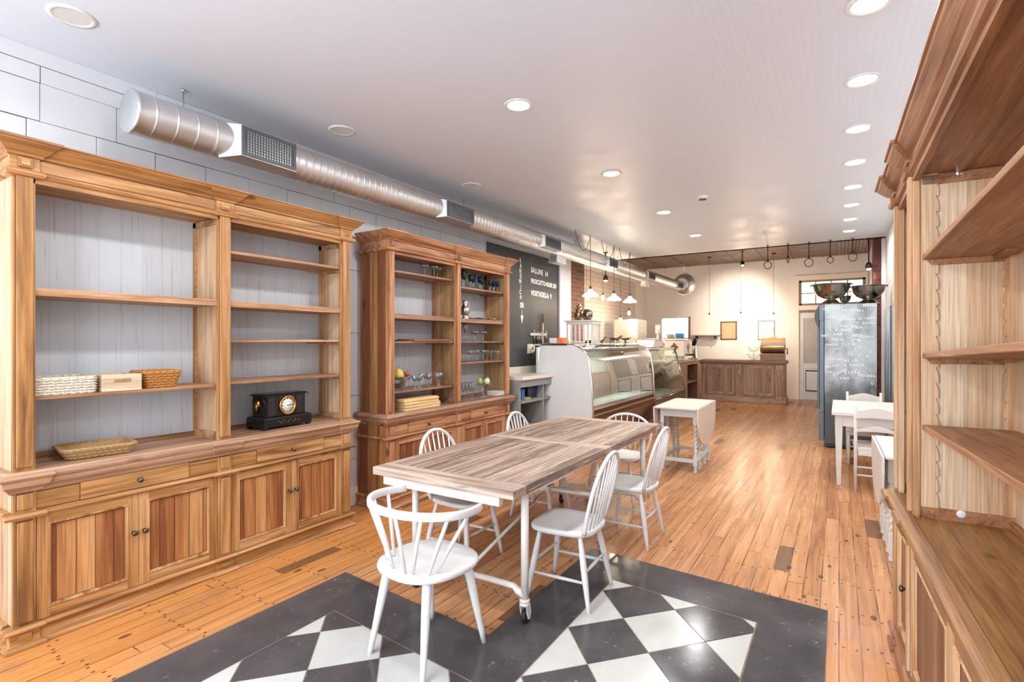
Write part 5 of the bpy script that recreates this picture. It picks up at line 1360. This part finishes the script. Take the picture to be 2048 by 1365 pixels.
spotlamp('black ceiling spotlight on the dark back ceiling, aimed at the back wall', -1.95, 13.5, 3.36, 150, (-2.35,15.4,2.35), ZB)
spotlamp('small bright spotlight beside the dark red brick pier', .40, 10.05, 2.70, 12, (.1,12.5,1.6), ZC)
# ---------------------------------------------------------------- on top of the curved case
rk = thing('slatted_rack', 'white slatted wooden rack standing on the curved display case', 'rack', (-3.25, 7.25, 1.4665), 0)
mb = MB(); mb.box(-.245,.245,-.17,.17,.325,.345); mb.box(-.225,.225,-.15,.15,.285,.325); mb.build('top', M['chair_cream'], rk, bevel=.005)
for i in range(7): x = -.20+i*.4/6; mb = MB(); mb.box(x-.016,x+.016,-.15,-.14,.0,.285); mb.build('slat', M['chair_cream'], rk, bevel=.002)
for i in range(5): y = -.12+i*.06; mb = MB(); mb.box(.195,.205,y-.015,y+.015,.0,.285); mb.build('slat', M['chair_cream'], rk, bevel=.002)
for x in (-.215,.18): mb = MB(); mb.box(x,x+.025,.12,.15,0,.285); mb.build('leg', M['chair_cream'], rk, bevel=.002)
mb = MB(); mb.box(-.0,.19,-.12,.12,0,.05); mb.build('base_tray', M['dark_in'], rk, bevel=.003)
u1 = thing('samovar', 'tall brass and copper urn with a domed lid on the white slatted rack', 'urn', (-3.34, 7.28, 1.812))
mb = MB(); mb.lathe([(.055,0),(.055,.015),(.07,.03),(.078,.11),(.07,.13),(.05,.14),(.06,.15),(.06,.175),(.035,.185),(.03,.20),(.045,.215),(.03,.235),(.01,.25),(0,.26)],(0,0,0),24); mb.build('body', M['brass'], u1)
mb = MB(); mb.tube([(.07,0,.05),(.11,0,.06),(.10,0,.13),(.06,0,.13)],.006,8); mb.tube([(-.07,0,.05),(-.11,0,.06),(-.10,0,.13),(-.06,0,.13)],.006,8); mb.build('handle', M['iron'], u1)
u2 = thing('brass_pitcher', 'round-bellied dark brass pitcher on the white slatted rack', 'pitcher', (-3.16, 7.20, 1.812))
mb = MB(); mb.lathe([(.045,0),(.06,.02),(.075,.06),(.075,.11),(.06,.145),(.045,.15),(.05,.16),(.02,.165),(0,.165)],(0,0,0),24); mb.build('body', M['tarnish'], u2)
mb = MB(); mb.tube([(-.06,0,.03),(-.11,0,.06),(-.12,0,.12),(-.08,0,.17),(-.05,0,.15)],.008,8); mb.build('handle', M['iron'], u2)
boxthing('carton', 'white carton at the near end of the curved display case top', 'box', M['em_white'], -3.36,-3.26,6.36,6.50,1.467,1.545)
boxthing('carton', 'small bright orange carton on the curved display case top', 'box', plain('orange_carton','#f0784a',.5), -3.255,-3.16,6.38,6.50,1.467,1.548)
for i, (y, s) in enumerate(((6.62,.8),(6.80,.8),(6.98,.8))):
    cl = thing('shell', 'pale branching coral piece on the curved display case, %s from the end panel' % ordinal(i), 'coral', (-3.22+.03*i, y, 1.4665), i*1.1, 'coral pieces on the display case')
    mb = MB(); rg = random.Random(i)
    for k in range(6):
        a = k*1.05+i; p = [(0,0,.012),(.04*math.cos(a),.04*math.sin(a),.02+.01*rg.random()),(.08*math.cos(a+.3)*s,.08*math.sin(a+.3)*s,.02+.03*rg.random())]
        mb.tube(p, [.012,.009,.004], 7)
    mb.build('branch', M['ctop'], cl)
hd = thing('figurine', 'small dark metal animal figurine on the far half of the curved display case', 'figurine', (-3.10, 8.15, 1.4665), .2)
mb = MB(); mb.tube([(-.09,0,.07),(-.04,0,.075),(.03,0,.07),(.07,0,.085),(.10,0,.12),(.125,0,.115)], [.010,.024,.022,.02,.014,.006], 10)
for x, dx in ((-.05,-.02),(-.04,.02),(.04,.02),(.05,-.02)): mb.tube([(x,0,.07),(x+dx,.01,.03),(x+dx*1.6,.012,0)], [.010,.006,.005], 7)
mb.build('animal', M['iron'], hd)
dsh = thing('footed_dish', 'small dark metal footed dish beside the animal figurine on the display case', 'dish', (-3.05, 8.50, 1.4665))
mb = MB(); mb.lathe([(.05,0),(.045,.006),(.012,.012),(.012,.05),(.05,.06),(.10,.085),(.10,.09),(.05,.068),(0,.06)],(0,0,0),20); mb.build('dish', M['iron'], dsh)
tap = thing('figurine', 'tiny dark bird figurine on the curved display case near the slatted rack', 'figurine', (-3.15, 7.72, 1.4665), .5)
mb = MB(); mb.tube([(-.05,0,.03),(0,0,.03),(.03,0,.06),(.05,0,.10),(.07,0,.10)], [.004,.02,.012,.01,.003], 8); mb.box(-.04,.02,-.015,.015,0,.012); mb.build('bird', M['iron'], tap)
# things seen through the hatch
boxthing('storage_tub', 'bright blue tub on the kitchen shelf seen through the hatch', 'container', plain('sky_blue','#55a5d8',.4), -4.12,-3.88,YB+.35,YB+.55,1.602,1.74, .02)
boxthing('storage_tub', 'pale tub on the kitchen shelf seen through the hatch', 'container', plain('straw','#cfc6a8',.5), -4.37,-4.17,YB+.35,YB+.55,1.602,1.72, .02)
ks = thing('kitchen_shelf', 'steel shelf in the kitchen seen through the hatch', 'shelf', (-4.03, YB+.5, 1.57))
mb = MB(); mb.box(-.88,.88,-.2,.2,0,.03); mb.build('shelf_board', M['steel'], ks); mb = MB(); 
for s in (-.8,.8): mb.box(s-.02,s+.02,-.18,.18,-.77,0)
mb.build('shelf_leg', M['steel'], ks)
# ---------------------------------------------------------------- wicker and boxes in the honey pine cabinet
def weave(name, c1, c2, s=170):
    t = NT(name); v = t.obj(False); q = t.sep(v)
    a = t.math('SINE', t.math('MULTIPLY', t.math('ADD', q[0], q[1]), s)); b = t.math('SINE', t.math('MULTIPLY', q[2], s*3.2))
    w = t.math('MULTIPLY', a, b); col = t.mix(t.math('ADD', t.math('MULTIPLY', w, .45), .5), srgb(c1), srgb(c2))
    t.bump(w, .8, .004); return t.fin(col, .6)
M['wick_white'] = weave('white_wicker', '#d3c3aa', '#f3eadc'); M['wick_or'] = weave('amber_wicker', '#a7692d', '#dd9d55'); M['wick_tan'] = weave('tan_wicker', '#a4794a', '#d8b382', 220)
def basket(name, label, mat, loc, rz, w, l, h, flare, th=.008, rim=.008):
    k = thing(name, label, 'basket', loc, rz)
    def ring(W_, L_, z, n=6, r=.03):
        pts = []
        for (cx, cy, a0) in ((W_/2-r,L_/2-r,0),(-W_/2+r,L_/2-r,90),(-W_/2+r,-L_/2+r,180),(W_/2-r,-L_/2+r,270)):
            for i in range(n+1): a = R(a0+90*i/n); pts.append((cx+r*math.cos(a), cy+r*math.sin(a), z))
        return pts
    rings = [ring(w,l,0)]+[ring(w+flare*2*f, l+flare*2*f, h*f) for f in (.25,.5,.75,1)]+[ring(w+flare*2*f-2*th, l+flare*2*f-2*th, max(.006,h*f)) for f in (1,.5,0)]
    n = len(rings[0]); vs = [p for r_ in rings for p in r_]
    mb = MB(); mb.add(vs, [(i*n+j,i*n+(j+1)%n,(i+1)*n+(j+1)%n,(i+1)*n+j) for i in range(len(rings)-1) for j in range(n)], 0, False)
    mb.f += [tuple(range(n))[::-1], tuple((len(rings)-1)*n+j for j in range(n))]; mb.m += [0,0]; mb.s += [False,False]
    mb.build('woven_body', mat, k)
    # upright stakes
    MB().tube(ring(w+flare*2-th, l+flare*2-th, h), rim, 8, closed=True).build('rim', mat, k)
    st = MB(); rr = ring(w+flare*2+.002, l+flare*2+.002, h); r0 = ring(w+.004, l+.004, .002)
    rows_ = max(3, int(h/.014))
    for q in range(rows_):
        f = (q+.5)/rows_; W_, L_ = w+flare*2*f, l+flare*2*f; rg_ = ring(W_+.003, L_+.003, h*f)
        m = len(rg_); big = []
        for i in range(m):
            p0, p1 = rg_[i], rg_[(i+1) % m]; d = math.dist(p0, p1); kk = max(1, int(d/.012))
            for s in range(kk): big.append(tuple(p0[c]+(p1[c]-p0[c])*s/kk for c in range(3)))
        big2 = []
        for i, p in enumerate(big):
            o = .0018*math.cos(math.pi*(i+q)); ln = math.hypot(p[0],p[1]) or 1; big2.append((p[0]*(1+o/ln), p[1]*(1+o/ln), p[2]))
        st.tube(big2, .0042, 5, closed=True)
    st.build('weave_bands', mat, k)
    return k
SZ = 1.2225
basket('wicker_basket', 'low whitewashed wicker basket on the shelf of the honey pine cabinet', M['wick_white'], (-3.53, 1.085, SZ), 0, .23, .285, .085, .004)
wb = thing('wooden_crate', 'pale wooden box with a slotted handle between two baskets', 'crate', (-3.525, 1.345, SZ)); m_ = wood('birch_box', ['#d6b896','#e2c8a8','#ecd6bb'], 'Y', knots=False)
mb = MB(); w, l, h, q = .115, .095, .092, .008
mb.box(-w,w,-l,-l+q,0,h); mb.box(-w,w,l-q,l,0,h); mb.box(-w,-w+q,-l+q,l-q,0,h); mb.box(-w+q,w-q,-l+q,l-q,0,q)
mb.box(w-q,w,-l+q,l-q,0,h*.5); mb.box(w-q,w,-l+q,l-q,h*.72,h); mb.box(w-q,w,-l+q,-.04,h*.5,h*.72); mb.box(w-q,w,.045,l-q,h*.5,h*.72)
mb.build('panel', m_, wb, bevel=.0012)
basket('wicker_basket', 'amber flared wicker basket beside the pale wooden box', M['wick_or'], (-3.53, 1.566, SZ), 0, .16, .165, .095, .024)
basket('wicker_tray', 'shallow tan wicker tray on the worktop of the honey pine cabinet', M['wick_tan'], (-3.535, 1.265, .8665), R(-8), .18, .27, .055, .035)
# ---------------------------------------------------------------- black mantel clock
ck = thing('mantel_clock', 'black antique mantel clock with a white dial and gilt lion heads', 'clock', (-3.545, 2.41, .8665), R(90+3))
M['onyx'] = plain('black_lacquer', '#17161a', .18, var=.5); M['etched'] = plain('etched_lacquer', '#2a2426', .35, var=.8, scale=45)
mb = MB(); mb.box(-.205,.205,-.105,.095,.018,.078); mb.frust(-.205,.205,-.105,.095,.078,-.195,.195,-.095,.09,.088); mb.build('plinth', M['onyx'], ck, bevel=.003)
for sx in (-1,1):
    for sy in (-1,1): mb = MB(); mb.frust(sx*.185-.016,sx*.185+.016,sy*.082-.014,sy*.082+.010,0,sx*.185-.018,sx*.185+.018,sy*.082-.016,sy*.082+.012,.02); mb.build('foot', M['onyx'], ck, bevel=.002)
mb = MB(); mb.box(-.168,.168,-.075,.075,.088,.238); mb.build('case', M['onyx'], ck, bevel=.002)
mb = MB(); mb.box(-.188,.188,-.092,.085,.238,.244); mb.frust(-.185,.185,-.09,.085,.244,-.165,.165,-.075,.07,.252); mb.build('cornice', M['onyx'], ck, bevel=.0015)
mb = MB(); mb.box(-.160,-.075,-.080,-.074,.095,.232); mb.box(.075,.160,-.080,-.074,.095,.232); mb.box(-.07,.07,-.082,-.074,.095,.232)
for x in (-.15,-.085,.085,.15): mb.box(x-.006,x+.006,-.086,-.078,.10,.228)
mb.build('etched_panel', M['etched'], ck, bevel=.001)
mb = MB(); mb.lathe([(.056,-.080),(.068,-.084),(.072,-.094),(.066,-.100),(.058,-.098),(.056,-.090)], (0,0,.163), 40, axis='Y', cap=False); bz = mb.build('bezel', M['gold'], ck)
mb = MB(); mb.lathe([(.058,-.086),(.058,-.089),(0,-.089)], (0,0,.163), 40, axis='Y'); dl = mb.build('dial', plain('clock_dial','#efe9dc',.35,var=.02), ck)
mb = MB()
for i in range(12):
    a = 2*math.pi*i/12; r0, r1 = .040, .053; c_, s_2 = math.cos(a), math.sin(a); wv = .0016 if i % 3 else .0024
    for off in ((-.003,.003) if i % 2 else (0,)):
        mb.add([(r*s_2+(wv*q+off)*c_, -.0895, .163+r*c_-(wv*q+off)*s_2) for r in (r0,r1) for q in (-1,1)], [(0,1,3,2)])
n = 32
mb.add([(r*math.sin(2*math.pi*i/n), -.0895, .163+r*math.cos(2*math.pi*i/n)) for r in (.0255,.0275) for i in range(n)], [(i,(i+1)%n,n+(i+1)%n,n+i) for i in range(n)])
mb.box(0,.038,-.0915,-.0905,.1615,.1645); mb.box(-.002,.024,-.0925,-.0915,.160,.163); mb.lathe([(.004,-.0895),(.004,-.094),(0,-.0945)],(0,0,.163),10,axis='Y')
for x in (-.034,.034): mb.lathe([(.0035,-.0895),(0,-.0905)],(x,0,.135),8,axis='Y')
mb.build('numerals_and_hands', M['black'], dl)
for s in (-1, 1):
    mb = MB(); X = s*.168
    mb.tube([(X,-.0,.215),(X+s*.018,-.012,.195),(X+s*.022,-.028,.165)], [.008,.018,.008], 9); mb.tube([(X,.012,.20),(X+s*.012,.015,.165),(X+s*.004,.012,.115)], [.012,.015,.005], 9)
    mb.build('gilt_head', M['gold'], ck)
mb = MB(); mb.tube([(-.10+.2*i/20, -.1065, .048+.010*math.sin(i*1.3)) for i in range(21)], .0018, 5); mb.build('engraved_scroll', M['tarnish'], ck)
# ---------------------------------------------------------------- glassware in the brown cabinet
def lathe_thing(name, prof, mat, n=16):
    mb = MB(); mb.lathe(prof, (0,0,0), n); return mb
def stem_glass(h, rb, rf, bowl_h, tulip=.75, wall=.0015, stem=.004):
    zb = h-bowl_h; p = [(rf,0),(rf,.002),(stem*1.6,.008),(stem,.02),(stem,zb-.01),(stem*1.8,zb)]
    for i in range(1, 9):
        f = i/8; r = rb*(math.sin(min(1,f*1.35)*math.pi/2)) if f < .74 else rb*(1-(1-tulip)*((f-.74)/.26)**1.3)
        p.append((max(r, stem*2), zb+bowl_h*f))
    out = list(p)
    for r, z in p[:5:-1]: out.append((max(r-wall,.001), z+.001))
    return out
GL = {'wine': stem_glass(.135,.036,.030,.075,.82), 'goblet': stem_glass(.125,.030,.028,.055,.95), 'coupe': stem_glass(.11,.045,.032,.035,1.0), 'small': stem_glass(.115,.024,.024,.05,.95), 'tall': stem_glass(.19,.028,.03,.11,.9)}
protos = {}
def glass(kind, label, x, y, z, group):
    key = kind
    if key not in protos:
        mb = MB(); mb.lathe(GL[kind], (0,0,0), 18); o = mb.build('wine_glass' if kind != 'coupe' else 'coupe_glass', M['glass']); protos[key] = o
    else: o = dup(protos[key])
    o.location = (x, y, z); tag(o, label, 'glass', group); return o
def row(kind, ys, xs, z, desc, group):
    for i, y in enumerate(ys):
        glass(kind, '%s, %s from the left' % (desc, ordinal(i)), xs[i % len(xs)], y, z+.0005, group)
row('coupe', (3.975,4.095,4.195), (-3.50,-3.48,-3.52), 2.146, 'clear stemmed glass on the top left shelf of the brown cabinet', 'stemmed glasses on the top left shelf')
row('wine', (3.80,3.89,3.965,4.06,4.13,4.205), (-3.47,-3.50,-3.55,-3.52,-3.46,-3.50), 1.042, 'clear round wine glass above the cream pads in the brown cabinet', 'round wine glasses on the lowest left shelf')
row('goblet', (3.745,3.86,4.00,4.10), (-3.60,-3.61,-3.62,-3.60), 1.042, 'clear goblet behind the round wine glasses in the brown cabinet', 'goblets behind the round wine glasses')
row('goblet', (4.66,4.773,4.866,4.988,5.09), (-3.46,-3.50,-3.50,-3.50,-3.52), 1.272, 'clear goblet on the shelf above the cake stand', 'goblets in the right bay')
row('small', (5.155,5.20,5.25), (-3.50,-3.44,-3.52), 1.272, 'narrow clear glass right of the goblets above the cake stand', 'narrow glasses in the right bay')
row('tall', (4.645,4.70), (-3.50,-3.54), 1.50, 'tall clear flute on the middle right shelf of the brown cabinet', 'tall flutes on the middle shelf')
row('coupe', (4.82,4.985), (-3.50,-3.50), 1.50, 'wide clear coupe on the middle right shelf of the brown cabinet', 'coupes on the middle shelf')
row('small', (5.06,), (-3.55,), 1.50, 'narrow clear glass beside the coupes', None)
row('tall', (4.635,4.675,4.73,4.77), (-3.52,-3.45,-3.55,-3.49), .8535, 'tall clear glass on the worktop left of the cake stand', 'tall glasses on the worktop')
# coloured goblets on the top right shelf
def col_glass(mat, mname, label, x, y, z, h, rb, group):
    k = thing('coloured_goblet', label, 'glass', (x, y, z+.0005), 0, group)
    zb = h*.5
    mb = MB(); mb.lathe([(rb*.95,0),(rb*.95,.003),(.008,.010),(.006,.03),(.011,.045),(.006,zb*.75),(.010,zb*.9),(.006,zb)], (0,0,0), 16); mb.build('clear_stem', M['glass'], k)
    mb = MB(); mb.lathe([(.006,zb),(rb*.6,zb+.008),(rb*.95,zb+.03),(rb*1.05,h*.85),(rb*1.12,h),(rb*1.08,h),(rb*.92,h*.85),(rb*.5,zb+.012),(0,zb+.006)], (0,0,0), 16); mb.build('coloured_bowl', mat, k)
for i, (y, c, h) in enumerate(((4.60,'g',.20),(4.665,'g',.185),(4.745,'g',.16),(4.835,'b',.165),(4.925,'b',.155),(5.0,'g',.14))):
    col_glass(M['glass_green'] if c == 'g' else M['glass_blue'], '', '%s goblet with clear stem, %s from the left on the cabinet\'s top right shelf' % ('green' if c == 'g' else 'cobalt blue', ordinal(i)), -3.50-.03*(i % 2), y, 2.085, h, .029, 'large coloured goblets')
for i, (y, c) in enumerate(((5.085,'g'),(5.125,'b'),(5.165,'b'),(5.20,'b'),(5.235,'g'))):
    col_glass(M['glass_blue'] if c == 'b' else M['glass_green'], '', 'small %s cordial glass at the top right shelf end, %s of five from left' % ('blue' if c == 'b' else 'green', ordinal(i)), -3.47-.03*(i % 2), y, 2.085, .125, .022, 'small coloured cordial glasses')
M['silver'] = metal('polished_silver', '#d9d7d2', .08, .3, 20)
pt = thing('silver_pitcher', 'silver ewer with a curved handle on the shelf below the coloured goblets', 'pitcher', (-3.50, 4.635, 1.7455), R(90))
mb = MB(); mb.lathe([(.045,0),(.045,.01),(.022,.025),(.04,.05),(.058,.085),(.05,.12),(.028,.15),(.026,.17),(.034,.195),(.03,.20),(0,.205)], (0,0,0), 22); mb.build('body', M['silver'], pt)
mb = MB(); mb.tube([(.04,0,.10),(.075,0,.12),(.08,0,.165),(.05,0,.19),(.028,0,.175)], .005, 8); mb.build('handle', M['silver'], pt)
for i, (y, r) in enumerate(((4.80,.06),(4.90,.07),(5.0,.06),(5.10,.065),(5.20,.06))):
    o = MB().lathe([(r*.6,0),(r*.6,.004),(r*.9,.014),(r,.022),(r*.97,.022),(r*.55,.006),(0,.006)], (0,0,0), 18).build('glass_dish', M['glass'] if i % 2 else M['silver'], None, (-3.52, y, 1.7455)); tag(o, 'small %s dish beside the silver ewer, %s from the left' % ('clear glass' if i % 2 else 'silver', ordinal(i)), 'dish', 'small dishes beside the ewer')
# tray, books, fruit bowl, cake stand, plates
M['tray_wood'] = wood('tray_wood', ['#8a4f2c','#b3703f'], 'Y', knots=False)
o = MB().box(-.13,.13,-.28,.28,0,.012).box(-.11,.11,-.26,.26,.012,.020).build('wooden_tray', M['tray_wood'], None, (-3.52, 3.985, 1.5005), bevel=.003); tag(o, 'flat reddish wooden tray on the middle shelf of the brown cabinet', 'tray')
M['folder'] = plain('cream_linen', '#dfbf86', .6, var=.12, scale=30)
for i in range(4):
    z = .853+.027*i; o = MB().frust(-.12,.12,-.245,.245,0,-.118,.118,-.243,.243,.013).frust(-.118,.118,-.243,.243,.013,-.11,.11,-.235,.235,.026).build('folded_linen', M['folder'], None, (-3.50, 3.825-.004*i, z), (0,0,R((i%3-1)*.8)), bevel=.004)
    tag(o, 'cream rectangular pad in the stack under the wine glasses, %s from the bottom' % ordinal(i), 'linen', 'stack of cream pads')
o = boxthing('carton', 'tiny pale blue packet to the right of the cream pads', 'box', M['glass'] and plain('pale_blue_card','#b9c6cb',.5,var=.3,scale=40), -3.48,-3.44,4.10,4.15,.853,.895)
fb = MB().lathe([(.06,0),(.065,.006),(.085,.05),(.10,.10),(.115,.125),(.112,.125),(.09,.09),(.06,.02),(0,.012)], (0,0,0), 26).build('glass_bowl', M['glass'], None, (-3.53, 3.62, 1.0425)); tag(fb, 'clear glass bowl holding fruit on the lowest left shelf of the brown cabinet', 'bowl')
def fruit(name, label, cat, loc, prof, mat, rz=0, tilt=0):
    k = thing(name, label, cat, loc); k.rotation_euler = (tilt, 0, rz)
    MB().lathe(prof, (0,0,0), 18).build('flesh', mat, k); top = prof[-1][1]
    MB().tube([(0,0,top-.004),(.002,0,top+.006),(.005,0,top+.014)], .0018, 6).build('stem', M['cord'], k)
M['yellow_fruit'] = plain('yellow_fruit', '#e9cb62', .4, var=.15, scale=10); M['red_fruit'] = plain('red_fruit', '#b54432', .35, var=.2); M['pear'] = plain('green_pear', '#a9b95a', .4, var=.25, scale=25); M['gourd'] = plain('pale_gourd', '#dbe0b4', .45, var=.1, scale=25)
fruit('quince', 'large yellow fruit on top of the glass bowl', 'fruit', (-3.52, 3.625, 1.133), [(0,0),(.03,.006),(.052,.03),(.055,.055),(.042,.085),(.02,.108),(0,.112)], M['yellow_fruit'])
fruit('apple', 'small red fruit beside the yellow one in the glass bowl', 'fruit', (-3.47, 3.69, 1.168), [(0,0),(.018,.003),(.03,.022),(.026,.042),(0,.045)], M['red_fruit'])
cs_ = thing('cake_stand', 'clear glass cake stand with green fruit in the right bay of the brown cabinet', 'cake stand', (-3.50, 4.985, .8535))
mb = MB(); mb.lathe([(.055,0),(.055,.004),(.03,.014),(.012,.03),(.010,.07),(.018,.10),(.012,.125),(.03,.140),(.093,.146),(.095,.152),(.09,.152),(0,.149)], (0,0,0), 26); mb.build('stand', M['glass'], cs_)
pr = [(0,0),(.022,.003),(.034,.022),(.032,.04),(.020,.062),(.012,.075),(0,.080)]
fruit('pear', 'green pear at the left on the glass cake stand', 'fruit', (-3.50, 4.925, 1.0045), pr, M['pear'], tilt=.12)
fruit('gourd', 'round pale gourd in the middle of the glass cake stand', 'fruit', (-3.445, 4.985, 1.0045), [(0,0),(.025,.004),(.036,.03),(.032,.055),(.014,.068),(0,.07)], M['gourd'])
fruit('pear', 'pale green pear at the right on the glass cake stand', 'fruit', (-3.49, 5.05, 1.0045), pr, M['pear'], tilt=-.12)
M['porcelain'] = plain('white_porcelain', '#eceae6', .25, var=.02)
for i in range(4):
    o = MB().frust(-.07,.07,-.068,.068,0,-.085,.085,-.082,.082,.014).build('rectangular_plate', M['porcelain'], None, (-3.46, 5.185, .8535+.0145*i), (0,0,R(i-1.5)), bevel=.003)
    tag(o, 'white rectangular plate in the stack beside the cake stand, %s from the bottom' % ordinal(i), 'plate', 'stack of white plates')

_chk()
